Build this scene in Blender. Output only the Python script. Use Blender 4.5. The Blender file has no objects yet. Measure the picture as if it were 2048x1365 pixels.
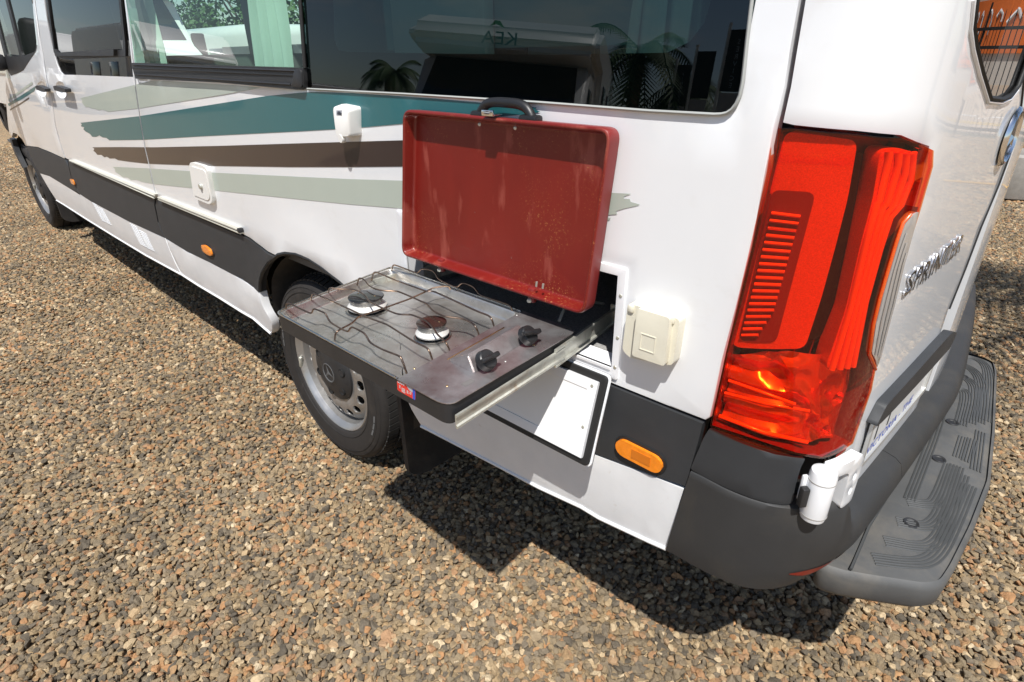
import bpy, bmesh, math, random
from mathutils import Vector, Matrix, Euler, noise
from mathutils.geometry import delaunay_2d_cdt
random.seed(7)
PI = math.pi
scn = bpy.context.scene
COL = scn.collection

# ------------------------------------------------------------------ camera
cd = bpy.data.cameras.new('camera'); cam = bpy.data.objects.new('camera', cd); COL.objects.link(cam)
CAM_POS = Vector((1.69543, -0.80707, 1.34229))
YAW, PITCH, ROLL = -0.758396, 0.459894, 0.016016
_f = Vector((math.sin(YAW)*math.cos(PITCH), math.cos(YAW)*math.cos(PITCH), -math.sin(PITCH)))
_r = Vector((math.cos(YAW), -math.sin(YAW), 0)); _d = _f.cross(_r)
_r2 = _r*math.cos(ROLL) + _d*math.sin(ROLL); _d2 = -_r*math.sin(ROLL) + _d*math.cos(ROLL)
cam.matrix_world = Matrix((( _r2.x, -_d2.x, -_f.x, CAM_POS.x), (_r2.y, -_d2.y, -_f.y, CAM_POS.y), (_r2.z, -_d2.z, -_f.z, CAM_POS.z), (0, 0, 0, 1)))
cd.sensor_width = 36; cd.sensor_fit = 'HORIZONTAL'; cd.lens = 1167.46/2048*36
cd.clip_start = 0.02; cd.clip_end = 2000
scn.camera = cam

# ------------------------------------------------------------------ sky, sun, exposure
SUN_DIR = Vector((0.36, -0.43, 1.0)).normalized()          # towards the sun
world = bpy.data.worlds.new('World'); scn.world = world; world.use_nodes = True
nt = world.node_tree; nt.nodes.clear()
wo = nt.nodes.new('ShaderNodeOutputWorld'); wb = nt.nodes.new('ShaderNodeBackground')
sky = nt.nodes.new('ShaderNodeTexSky'); sky.sky_type = 'NISHITA'; sky.sun_disc = False
sky.sun_elevation = math.asin(SUN_DIR.z); sky.sun_rotation = math.atan2(SUN_DIR.x, SUN_DIR.y)
sky.air_density = 1.0; sky.dust_density = 0.6; sky.ozone_density = 1.5
tc = nt.nodes.new('ShaderNodeTexCoord'); mp_ = nt.nodes.new('ShaderNodeMapping'); mp_.inputs['Scale'].default_value = (1, 1, 3.2)
cn = nt.nodes.new('ShaderNodeTexNoise'); cn.inputs['Scale'].default_value = 2.3; cn.inputs['Detail'].default_value = 7; cn.inputs['Roughness'].default_value = .58
cr = nt.nodes.new('ShaderNodeValToRGB'); cr.color_ramp.elements[0].position = .54; cr.color_ramp.elements[1].position = .72
cm = nt.nodes.new('ShaderNodeMixRGB'); cm.inputs['Color2'].default_value = (6, 6, 6.2, 1)
nt.links.new(tc.outputs['Generated'], mp_.inputs['Vector']); nt.links.new(mp_.outputs[0], cn.inputs['Vector'])
nt.links.new(cn.outputs[0], cr.inputs[0]); nt.links.new(cr.outputs[0], cm.inputs['Fac']); nt.links.new(sky.outputs[0], cm.inputs['Color1'])
nt.links.new(cm.outputs[0], wb.inputs['Color']); wb.inputs['Strength'].default_value = 0.09
nt.links.new(wb.outputs[0], wo.inputs['Surface'])
sl = bpy.data.lights.new('sun', 'SUN'); sl.energy = 4.5; sl.angle = math.radians(.53); sl.color = (1, .972, .93)
so = bpy.data.objects.new('sun', sl); COL.objects.link(so); so.location = (4, -5, 10)
so.rotation_euler = (-SUN_DIR).to_track_quat('-Z', 'Y').to_euler()
vs = scn.view_settings; scn.display_settings.display_device = 'sRGB'
vs.view_transform = 'Standard'; vs.look = 'None'; vs.gamma = 1; vs.exposure = 0.42; vs.use_curve_mapping = False
scn.render.engine = 'CYCLES'
scn.cycles.max_bounces = 10; scn.cycles.transparent_max_bounces = 24; scn.cycles.transmission_bounces = 8
scn.cycles.glossy_bounces = 5; scn.cycles.diffuse_bounces = 4; scn.cycles.use_denoising = True
scn.cycles.sample_clamp_indirect = 8; scn.cycles.caustics_reflective = False; scn.cycles.caustics_refractive = False

# ------------------------------------------------------------------ materials
M = {}
def nodes(m): return m.node_tree.nodes, m.node_tree.links
def mat(name, base, rough=.5, metal=0., coat=0., coat_rough=.03, var=0., vscale=8., bump=0., bscale=200., spec=.5, stain=None, stain_scale=6., stain_lo=.5, stain_hi=.7, rvar=0., aniso=None):
    m = bpy.data.materials.new(name); m.use_nodes = True; N, L = nodes(m); b = N['Principled BSDF']
    b.inputs['Base Color'].default_value = (*base, 1); b.inputs['Roughness'].default_value = rough; b.inputs['Metallic'].default_value = metal
    b.inputs['Coat Weight'].default_value = coat; b.inputs['Coat Roughness'].default_value = coat_rough; b.inputs['Specular IOR Level'].default_value = spec
    t = N.new('ShaderNodeTexCoord'); src = None
    if var > 0:
        n = N.new('ShaderNodeTexNoise'); n.inputs['Scale'].default_value = vscale; n.inputs['Detail'].default_value = 6; n.inputs['Roughness'].default_value = .65
        L.new(t.outputs['Object'], n.inputs['Vector'])
        mr = N.new('ShaderNodeMapRange'); mr.inputs['From Min'].default_value = .3; mr.inputs['From Max'].default_value = .7; mr.inputs['To Min'].default_value = 1-var; mr.inputs['To Max'].default_value = 1+var
        L.new(n.outputs[0], mr.inputs[0]); mx = N.new('ShaderNodeMixRGB'); mx.blend_type = 'MULTIPLY'; mx.inputs['Fac'].default_value = 1
        mx.inputs['Color1'].default_value = (*base, 1); L.new(mr.outputs[0], mx.inputs['Color2']); src = mx.outputs[0]
        if rvar > 0:
            r2 = N.new('ShaderNodeMapRange'); r2.inputs['From Min'].default_value = .3; r2.inputs['From Max'].default_value = .7
            r2.inputs['To Min'].default_value = max(0, rough-rvar); r2.inputs['To Max'].default_value = min(1, rough+rvar); L.new(n.outputs[0], r2.inputs[0]); L.new(r2.outputs[0], b.inputs['Roughness'])
    if stain:
        n = N.new('ShaderNodeTexNoise'); n.inputs['Scale'].default_value = stain_scale; n.inputs['Detail'].default_value = 8; n.inputs['Roughness'].default_value = .7; n.inputs['Distortion'].default_value = .4
        L.new(t.outputs['Object'], n.inputs['Vector'])
        r = N.new('ShaderNodeValToRGB'); r.color_ramp.elements[0].position = stain_lo; r.color_ramp.elements[1].position = stain_hi; L.new(n.outputs[0], r.inputs[0])
        mx = N.new('ShaderNodeMixRGB'); mx.inputs['Color1'].default_value = (*base, 1); mx.inputs['Color2'].default_value = (*stain, 1)
        if src: L.new(src, mx.inputs['Color1'])
        L.new(r.outputs[0], mx.inputs['Fac']); src = mx.outputs[0]
    if src: L.new(src, b.inputs['Base Color'])
    if bump > 0:
        n = N.new('ShaderNodeTexNoise'); n.inputs['Scale'].default_value = bscale; n.inputs['Detail'].default_value = 3; L.new(t.outputs['Object'], n.inputs['Vector'])
        bp = N.new('ShaderNodeBump'); bp.inputs['Strength'].default_value = bump; bp.inputs['Distance'].default_value = .002; L.new(n.outputs[0], bp.inputs['Height']); L.new(bp.outputs[0], b.inputs['Normal'])
    M[name] = m; return m
mat('white_paint', (.795, .805, .815), .42, coat=1., coat_rough=.025, var=.018, vscale=3, stain=(.66, .64, .60), stain_scale=2.6, stain_lo=.60, stain_hi=.95)
mat('white_sill', (.74, .745, .75), .45, coat=.6, coat_rough=.05, var=.05, vscale=9, stain=(.5, .45, .38), stain_scale=30, stain_lo=.62, stain_hi=.85)
mat('pale_green_vinyl', (.43, .48, .42), .4, coat=.4, coat_rough=.05, var=.02)
mat('teal_vinyl', (.016, .125, .14), .4, coat=.45, coat_rough=.05, var=.03)
mat('brown_vinyl', (.036, .022, .019), .4, coat=.5, coat_rough=.05, var=.05)
mat('black_plastic', (.022, .022, .023), .5, var=.2, vscale=14, bump=.12, bscale=900)
mat('grey_cladding', (.036, .038, .041), .55, spec=.35, var=.12, vscale=10, bump=.16, bscale=1400, stain=(.06, .058, .055), stain_scale=5, stain_lo=.6, stain_hi=.95)
mat('bumper_plastic', (.029, .0292, .0295), .6, var=.12, vscale=9, bump=.18, bscale=1200, stain=(.06, .053, .042), stain_scale=6, stain_lo=.5, stain_hi=.95)
mat('step_plastic', (.082, .083, .082), .62, var=.15, vscale=8, bump=.15, bscale=1000, stain=(.17, .152, .125), stain_scale=7, stain_lo=.46, stain_hi=.85)
mat('step_rib', (.062, .064, .064), .55, var=.1)
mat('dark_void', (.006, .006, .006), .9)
mat('wheel_well', (.05, .045, .04), .9, var=.3, vscale=20, stain=(.07, .055, .04), stain_scale=9, stain_lo=.5, stain_hi=.8)
mat('rubber', (.020, .0175, .016), .72, var=.2, vscale=25, bump=.15, bscale=500, stain=(.06, .05, .042), stain_scale=8, stain_lo=.52, stain_hi=.85)
mat('rubber_lug', (.020, .0185, .017), .68, var=.2, vscale=25)
mat('tyre_mark', (.12, .12, .118), .8)
mat('wheel_silver', (.43, .42, .405), .38, metal=.75, var=.08, vscale=12, stain=(.25, .2, .15), stain_scale=14, stain_lo=.58, stain_hi=.85, rvar=.08)
mat('chrome', (.75, .75, .77), .14, metal=1)
mat('zinc', (.60, .60, .53), .42, metal=.65, var=.2, vscale=30, stain=(.42, .31, .2), stain_scale=24, stain_lo=.55, stain_hi=.75, rvar=.1)
mat('aluminium_white', (.80, .80, .81), .38, var=.02)
mat('flap_panel', (.80, .795, .785), .45, var=.02)
mat('cream_plastic', (.73, .69, .56), .38, var=.04, vscale=20, stain=(.55, .48, .33), stain_scale=16, stain_lo=.58, stain_hi=.85)
mat('cream_rail', (.60, .58, .50), .42, metal=.15, var=.05, vscale=30)
mat('white_plastic', (.80, .785, .745), .35, var=.01)
mat('label_grey', (.38, .40, .45), .5)
mat('ink', (.02, .02, .025), .6)
mat('amber', (.88, .25, .012), .22, coat=1., var=.12, vscale=60, bump=.25, bscale=500)
mat('amber_core', (.62, .17, .01), .3, coat=.6)
mat('black_seal', (.012, .012, .012), .6, bump=.1, bscale=400)
mat('carpet', (.28, .275, .265), .95, var=.5, vscale=220, bump=.6, bscale=350)
mat('steel_dirty', (.62, .605, .575), .33, metal=.85, var=.16, vscale=9, stain=(.43, .395, .345), stain_scale=9, stain_lo=.42, stain_hi=.68, rvar=.14)
mat('steel_panel', (.47, .45, .445), .36, metal=.8, var=.2, vscale=10, stain=(.30, .235, .23), stain_scale=9, stain_lo=.40, stain_hi=.66, rvar=.14)
mat('steel_clean', (.62, .59, .53), .26, metal=1, var=.06, vscale=15, rvar=.05)
mat('copper_rod', (.34, .235, .165), .36, metal=1, var=.25, vscale=60, stain=(.13, .105, .095), stain_scale=18, stain_lo=.42, stain_hi=.66)
mat('burner_enamel', (.012, .011, .0105), .22, coat=.6, var=.3, vscale=40)
mat('burner_brown', (.030, .018, .014), .25, coat=.5, var=.3, vscale=40)
mat('burner_alu', (.72, .70, .66), .5, metal=.25, var=.05, vscale=40)
mat('burner_grey', (.40, .39, .37), .45, metal=.7, var=.1)
mat('knob_black', (.014, .014, .015), .42, var=.15, bump=.06, bscale=800)
mat('brass', (.72, .5, .26), .3, metal=1)
mat('decal_red', (.70, .045, .03), .4); mat('decal_blue', (.035, .10, .55), .4); mat('decal_white', (.8, .8, .8), .4); mat('decal_grey', (.42, .44, .48), .4)
mat('number_plate', (.78, .78, .76), .35, coat=.4)
mat('curtain', (.80, .82, .78), .9, var=.04); mat('cabinet_grey', (.10, .10, .10), .6); mat('blind', (.30, .44, .44), .6)
mat('frit_black', (.006, .006, .007), .3)
mat('lamp_red_bright', (.70, .10, .010), .38, var=.22, vscale=520, coat=.5, coat_rough=.2); mat('lamp_red_dark', (.22, .012, .005), .4)
mat('lamp_mirror', (.95, .22, .10), .24, metal=.75); mat('lamp_deep', (.34, .020, .006), .4)
mat('lamp_white', (.46, .44, .42), .2, metal=.25, coat=1.); mat('lamp_tube', (.95, .17, .015), .18, coat=1.)
mat('lamp_black', (.012, .001, .001), .35); mat('lamp_edge', (.13, .006, .004), .25, coat=.6)
mat('grey_concrete', (.30, .28, .25), .85, var=.15, vscale=20, bump=.3, bscale=90)
mat('yellow_cable', (.55, .30, .03), .5)
mat('trim_light', (.36, .37, .35), .4)
mat('galv_edge', (.62, .62, .60), .4, metal=.6)

def red_of_lid():
    m = bpy.data.materials.new('red_enamel'); m.use_nodes = True; N, L = nodes(m); b = N['Principled BSDF']
    b.inputs['Roughness'].default_value = .40; b.inputs['Coat Weight'].default_value = .2; b.inputs['Coat Roughness'].default_value = .22
    t = N.new('ShaderNodeTexCoord')
    def ns(scale, vec, detail=8, rough=.65, dist=0.):
        n = N.new('ShaderNodeTexNoise'); n.inputs['Scale'].default_value = scale; n.inputs['Detail'].default_value = detail; n.inputs['Roughness'].default_value = rough; n.inputs['Distortion'].default_value = dist
        L.new(vec, n.inputs['Vector']); return n.outputs[0]
    def ramp(src, a, c):
        r = N.new('ShaderNodeValToRGB'); r.color_ramp.elements[0].position = a; r.color_ramp.elements[1].position = c; L.new(src, r.inputs[0]); return r.outputs[0]
    def mix(fac, c1, c2):
        x = N.new('ShaderNodeMixRGB'); L.new(fac, x.inputs['Fac'])
        if isinstance(c1, tuple): x.inputs['Color1'].default_value = (*c1, 1)
        else: L.new(c1, x.inputs['Color1'])
        x.inputs['Color2'].default_value = (*c2, 1); return x.outputs[0]
    def mul(a, c):
        x = N.new('ShaderNodeMath'); x.operation = 'MULTIPLY'; L.new(a, x.inputs[0])
        if isinstance(c, float): x.inputs[1].default_value = c
        else: L.new(c, x.inputs[1])
        return x.outputs[0]
    mp = N.new('ShaderNodeMapping'); mp.inputs['Scale'].default_value = (2.6, 1, .7); L.new(t.outputs['Object'], mp.inputs['Vector'])
    big = ramp(ns(5, mp.outputs[0], 4), .35, .75)
    base = mix(big, (.160, .0075, .0045), (.195, .011, .006))
    rub = ramp(ns(9, mp.outputs[0], 5, .55), .575, .66)            # pale rubbed streaks
    base = mix(mul(rub, .6), base, (.33, .07, .05))
    zone = ramp(ns(4.2, t.outputs['Object'], 3), .47, .61)
    speck = ramp(ns(240, t.outputs['Object'], 4, .75), .585, .64)   # fine golden scale
    base = mix(mul(mul(zone, speck), .6), base, (.55, .27, .09))
    chip = ramp(ns(38, t.outputs['Object'], 6, .8), .69, .72)
    base = mix(chip, base, (.17, .15, .14))
    L.new(base, b.inputs['Base Color']); M['red_enamel'] = m
red_of_lid()
mat('red_enamel_outside', (.20, .016, .014), .45, coat=.3, coat_rough=.2, var=.1, vscale=14, stain=(.10, .06, .055), stain_scale=40, stain_lo=.66, stain_hi=.72)

def glass(name, tint, refl=1.0, rough=0.0, ior=1.5):
    m = bpy.data.materials.new(name); m.use_nodes = True; N, L = nodes(m); N.remove(N['Principled BSDF'])
    tr = N.new('ShaderNodeBsdfTransparent'); tr.inputs[0].default_value = (*tint, 1)
    gl = N.new('ShaderNodeBsdfGlossy'); gl.inputs['Roughness'].default_value = rough; gl.inputs['Color'].default_value = (refl, refl, refl, 1)
    lw = N.new('ShaderNodeLayerWeight'); lw.inputs['Blend'].default_value = .5       # same from both sides of the pane
    pw = N.new('ShaderNodeMath'); pw.operation = 'POWER'; pw.inputs[1].default_value = 5; L.new(lw.outputs['Facing'], pw.inputs[0])
    f0 = ((ior-1)/(ior+1))**2; ml = N.new('ShaderNodeMath'); ml.operation = 'MULTIPLY_ADD'; ml.inputs[1].default_value = 1-f0; ml.inputs[2].default_value = f0; L.new(pw.outputs[0], ml.inputs[0])
    mx = N.new('ShaderNodeMixShader'); L.new(ml.outputs[0], mx.inputs[0]); L.new(tr.outputs[0], mx.inputs[1]); L.new(gl.outputs[0], mx.inputs[2])
    L.new(mx.outputs[0], N['Material Output'].inputs['Surface']); M[name] = m; return m
glass('glass_green', (.60, .80, .70), ior=1.5); glass('glass_dark', (.13, .20, .20), ior=1.6); glass('glass_cab', (.16, .20, .18), ior=1.5); glass('glass_grey', (.10, .10, .10), ior=1.55)
glass('lens_red', (1.0, .34, .11), ior=1.45); glass('lens_clear', (.93, .93, .93), ior=1.5)

def stone_mat():
    m = bpy.data.materials.new('gravel_stone'); m.use_nodes = True; N, L = nodes(m); b = N['Principled BSDF']; b.inputs['Roughness'].default_value = .85; b.inputs['Specular IOR Level'].default_value = .3
    oi = N.new('ShaderNodeObjectInfo'); r = N.new('ShaderNodeValToRGB'); cr_ = r.color_ramp; cr_.interpolation = 'LINEAR'
    stops = [(0, (0.114, 0.094, 0.069)), (.14, (0.202, 0.164, 0.117)), (.30, (0.286, 0.222, 0.140)), (.46, (0.360, 0.256, 0.140)), (.58, (0.257, 0.204, 0.140)), (.69, (0.399, 0.286, 0.158)), (.77, (0.459, 0.244, 0.110)), (.84, (0.409, 0.244, 0.136)), (.91, (0.513, 0.372, 0.211)), (.965, (0.601, 0.458, 0.280)), (1, (0.677, 0.535, 0.347))]
    while len(cr_.elements) < len(stops): cr_.elements.new(.5)
    for e, (p, c) in zip(cr_.elements, stops): e.position = p; e.color = (*c, 1)
    L.new(oi.outputs['Random'], r.inputs[0])
    t = N.new('ShaderNodeTexCoord'); n = N.new('ShaderNodeTexNoise'); n.inputs['Scale'].default_value = 2.2; n.inputs['Detail'].default_value = 8; n.inputs['Roughness'].default_value = .7; L.new(t.outputs['Object'], n.inputs['Vector'])
    mr = N.new('ShaderNodeMapRange'); mr.inputs['From Min'].default_value = .3; mr.inputs['From Max'].default_value = .7; mr.inputs['To Min'].default_value = .72; mr.inputs['To Max'].default_value = 1.22; L.new(n.outputs[0], mr.inputs[0])
    mx = N.new('ShaderNodeMixRGB'); mx.blend_type = 'MULTIPLY'; mx.inputs['Fac'].default_value = 1; L.new(r.outputs[0], mx.inputs['Color1']); L.new(mr.outputs[0], mx.inputs['Color2']); mx2 = N.new('ShaderNodeMixRGB'); mx2.blend_type = 'MULTIPLY'; mx2.inputs['Fac'].default_value = 1        # dusty and washed patches over the yard
    n2 = N.new('ShaderNodeTexNoise'); n2.inputs['Scale'].default_value = 1.7; n2.inputs['Detail'].default_value = 4; L.new(oi.outputs['Location'], n2.inputs['Vector'])
    m2 = N.new('ShaderNodeMapRange'); m2.inputs['From Min'].default_value = .32; m2.inputs['From Max'].default_value = .68; m2.inputs['To Min'].default_value = .84; m2.inputs['To Max'].default_value = 1.14; L.new(n2.outputs[0], m2.inputs[0])
    L.new(mx.outputs[0], mx2.inputs['Color1']); L.new(m2.outputs[0], mx2.inputs['Color2']); L.new(mx2.outputs[0], b.inputs['Base Color'])
    bp = N.new('ShaderNodeBump'); bp.inputs['Strength'].default_value = .5; bp.inputs['Distance'].default_value = .12; L.new(n.outputs[0], bp.inputs['Height']); L.new(bp.outputs[0], b.inputs['Normal'])
    M['gravel_stone'] = m
stone_mat()
def ground_mat():
    m = bpy.data.materials.new('gravel_bed'); m.use_nodes = True; N, L = nodes(m); b = N['Principled BSDF']; b.inputs['Roughness'].default_value = .95
    t = N.new('ShaderNodeTexCoord'); v = N.new('ShaderNodeTexVoronoi'); v.inputs['Scale'].default_value = 48; L.new(t.outputs['Object'], v.inputs['Vector'])
    s = N.new('ShaderNodeSeparateColor'); L.new(v.outputs['Color'], s.inputs[0]); r = N.new('ShaderNodeValToRGB'); cr_ = r.color_ramp
    stops = [(0, (0.114, 0.094, 0.069)), (.3, (0.241, 0.186, 0.121)), (.55, (0.338, 0.239, 0.136)), (.75, (0.360, 0.263, 0.148)), (.85, (0.437, 0.239, 0.110)), (1, (0.568, 0.430, 0.257))]
    while len(cr_.elements) < len(stops): cr_.elements.new(.5)
    for e, (p, c) in zip(cr_.elements, stops): e.position = p; e.color = (*c, 1)
    L.new(s.outputs[0], r.inputs[0]); L.new(r.outputs[0], b.inputs['Base Color'])
    bp = N.new('ShaderNodeBump'); bp.invert = True; bp.inputs['Strength'].default_value = 1; bp.inputs['Distance'].default_value = .015; L.new(v.outputs['Distance'], bp.inputs['Height']); L.new(bp.outputs[0], b.inputs['Normal'])
    M['gravel_bed'] = m
ground_mat()
mat('asphalt_tan', (.36, .28, .20), .9, var=.08, vscale=3, bump=.2, bscale=60); mat('road_white', (.75, .74, .70), .7); mat('road_yellow', (.62, .40, .04), .7)
mat('fence_black', (.012, .012, .012), .5); mat('orange_sign', (.72, .16, .025), .5); mat('shop_wall', (.55, .50, .44), .8, var=.05)
mat('shop_dark', (.02, .035, .04), .3); mat('caravan_white', (.72, .72, .70), .4, coat=.5, var=.03); mat('caravan_grey', (.30, .30, .31), .5)
mat('van_glass', (.012, .014, .016), .08, coat=1.); mat('orange_stripe', (.65, .10, .03), .5); mat('kea_green', (.12, .42, .06), .5)
mat('palm_leaf', (.045, .085, .022), .6, var=.4, vscale=6); mat('palm_trunk', (.16, .125, .09), .9, var=.3, vscale=12, bump=.6, bscale=40)
mat('hedge_leaf', (.05, .105, .02), .6, var=.5, vscale=7); mat('bark', (.13, .10, .075), .9, var=.3)
mat('banner_black', (.014, .014, .016), .7); mat('banner_grey', (.36, .36, .37), .7)

# ------------------------------------------------------------------ helpers
def put(name, me, m, parent=None, smooth_deg=None):
    o = bpy.data.objects.new(name, me); COL.objects.link(o)
    if m is not None and not me.materials: me.materials.append(M[m] if isinstance(m, str) else m)
    if parent is not None: o.parent = parent
    return o
def bmobj(name, bm, m, parent=None, smooth=None):
    bm.normal_update(); me = bpy.data.meshes.new(name); bm.to_mesh(me); bm.free()
    if smooth is not None:
        for p in me.polygons: p.use_smooth = True
        me.set_sharp_from_angle(angle=math.radians(smooth))
    return put(name, me, m, parent)
def thing(name, label, cat, loc=(0, 0, 0), group=None):
    o = bpy.data.objects.new(name, None); COL.objects.link(o); o.location = loc; o.empty_display_size = .1
    o['label'] = label; o['category'] = cat
    if group: o['group'] = group
    return o
def tag(o, label=None, cat=None, group=None, kind=None):
    for k, v in (('label', label), ('category', cat), ('group', group), ('kind', kind)):
        if v: o[k] = v
    return o
def rooted(o, root):                       # part built in world space, hung under a thing placed at its base
    o.parent = root; o.matrix_parent_inverse = Matrix.Translation(root.location).inverted(); return o
def box(bm, c, s, rot=None, bev=0.):
    r = bmesh.ops.create_cube(bm, size=1); vs_ = r['verts']
    mtx = Matrix.Translation(c) @ (rot.to_4x4() if rot is not None else Matrix.Identity(4)) @ Matrix.Diagonal((*s, 1))
    bmesh.ops.transform(bm, matrix=mtx, verts=vs_)
    if bev > 0:
        es = list({e for v in vs_ for e in v.link_edges}); bmesh.ops.bevel(bm, geom=es, offset=bev, segments=2, affect='EDGES', profile=.5, clamp_overlap=True)
    return vs_
def boxobj(name, c, s, m, parent=None, rot=None, bev=0.):
    bm = bmesh.new(); box(bm, c, s, rot, bev); return bmobj(name, bm, m, parent, 40 if bev else None)
def tube(bm, pts, r, seg=8, caps=True, closed=False):
    pts = [Vector(p) for p in pts]; n = len(pts); rings = []
    up = Vector((0, 0, 1)); prev = None
    for i, p in enumerate(pts):
        a = pts[(i-1) % n] if (i > 0 or closed) else p; b = pts[(i+1) % n] if (i < n-1 or closed) else p
        d = (b-a).normalized()
        if prev is None:
            x = d.cross(up); x = d.cross(Vector((1, 0, 0))) if x.length < 1e-3 else x; x.normalize()
        else:
            x = prev-d*prev.dot(d); x = d.orthogonal() if x.length < 1e-5 else x; x.normalize()
        prev = x; y = d.cross(x); rr = r[i] if isinstance(r, (list, tuple)) else r
        rings.append([bm.verts.new(p+(x*math.cos(2*PI*k/seg)+y*math.sin(2*PI*k/seg))*rr) for k in range(seg)])
    m = n if closed else n-1
    for i in range(m):
        A, B = rings[i], rings[(i+1) % n]
        for k in range(seg): bm.faces.new((A[k], A[(k+1) % seg], B[(k+1) % seg], B[k]))
    if caps and not closed:
        bm.faces.new(rings[0][::-1]); bm.faces.new(rings[-1])
def smooth_path(pts, it=1):
    pts = [Vector(p) for p in pts]
    for _ in range(it):
        q = [pts[0]]
        for a, b in zip(pts[:-1], pts[1:]):
            if (b-a).length < .0022: q.append((a+b)/2); continue
            k = min(.3, .006/(b-a).length); q += [a.lerp(b, k), a.lerp(b, 1-k)]
        q.append(pts[-1]); pts = q
    return pts
def tubeobj(name, pts, r, m, parent=None, seg=8, smooth=True, closed=False):
    bm = bmesh.new(); tube(bm, pts, r, seg, closed=closed); return bmobj(name, bm, m, parent, 60 if smooth else None)
def lathe(bm, prof, mtx, seg=48, a0=0., a1=2*PI):
    full = abs(a1-a0-2*PI) < 1e-6; n = seg if full else seg+1; rings = []
    for (r, h) in prof:
        if r < 1e-6: rings.append([bm.verts.new(mtx @ Vector((0, 0, h)))]); continue
        rings.append([bm.verts.new(mtx @ Vector((r*math.cos(a0+(a1-a0)*k/seg), r*math.sin(a0+(a1-a0)*k/seg), h))) for k in range(n)])
    for A, B in zip(rings[:-1], rings[1:]):
        for k in range(seg):
            k2 = (k+1) % n
            if len(A) == 1 and len(B) == 1: continue
            if len(A) == 1: f = (A[0], B[k2], B[k])
            elif len(B) == 1: f = (A[k], A[k2], B[0])
            else: f = (A[k], A[k2], B[k2], B[k])
            try: bm.faces.new(f)
            except ValueError: pass
def latheobj(name, prof, mtx, m, parent=None, seg=48, sm=35):
    bm = bmesh.new(); lathe(bm, prof, mtx, seg); bmesh.ops.recalc_face_normals(bm, faces=bm.faces); return bmobj(name, bm, m, parent, sm)
def area(p): return .5*sum(a[0]*b[1]-b[0]*a[1] for a, b in zip(p, p[1:]+p[:1]))
def ccw(p): return list(p) if area(p) > 0 else list(p)[::-1]
def inset(p, d):
    p = ccw(p); n = len(p); out = []
    for i in range(n):
        a, b, c = Vector(p[i-1]), Vector(p[i]), Vector(p[(i+1) % n])
        e1 = (b-a); e2 = (c-b)
        if e1.length < 1e-7 or e2.length < 1e-7: out.append((b.x, b.y)); continue
        n1 = Vector((-e1.y, e1.x)).normalized(); n2 = Vector((-e2.y, e2.x)).normalized()
        k = n1+n2; den = max(.35, 1+n1.dot(n2)); q = b+k/den*d; out.append((q.x, q.y))
    return out
def rounded(p, r, seg=4):
    p = ccw(p); n = len(p); out = []; rr = r if isinstance(r, (list, tuple)) else [r]*n
    for i in range(n):
        a, b, c = Vector(p[i-1]), Vector(p[i]), Vector(p[(i+1) % n])
        k = min(rr[i], (a-b).length*.45, (c-b).length*.45)
        if k < 1e-5: out.append((b.x, b.y)); continue
        s = b+(a-b).normalized()*k; e = b+(c-b).normalized()*k
        for j in range(seg+1):
            t = j/seg; q = s*(1-t)**2+b*2*t*(1-t)+e*t*t; out.append((q.x, q.y))
    return out
def inside(x, y, p):
    c = False; n = len(p); j = n-1
    for i in range(n):
        yi, yj = p[i][1], p[j][1]
        if (yi > y) != (yj > y) and x < (p[j][0]-p[i][0])*(y-yi)/(yj-yi)+p[i][0]: c = not c
        j = i
    return c
def densify(p, g):
    out = []
    for a, b in zip(p, p[1:]+p[:1]):
        L_ = math.hypot(b[0]-a[0], b[1]-a[1]); k = max(1, int(math.ceil(L_/g)))
        out += [(a[0]+(b[0]-a[0])*i/k, a[1]+(b[1]-a[1])*i/k) for i in range(k)]
    return out
def seg_d(x, y, p):
    m = 1e9
    for a, b in zip(p, p[1:]+p[:1]):
        dx, dy = b[0]-a[0], b[1]-a[1]; l = dx*dx+dy*dy; t = max(0, min(1, ((x-a[0])*dx+(y-a[1])*dy)/l)) if l > 0 else 0
        m = min(m, math.hypot(x-a[0]-dx*t, y-a[1]-dy*t))
    return m
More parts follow.
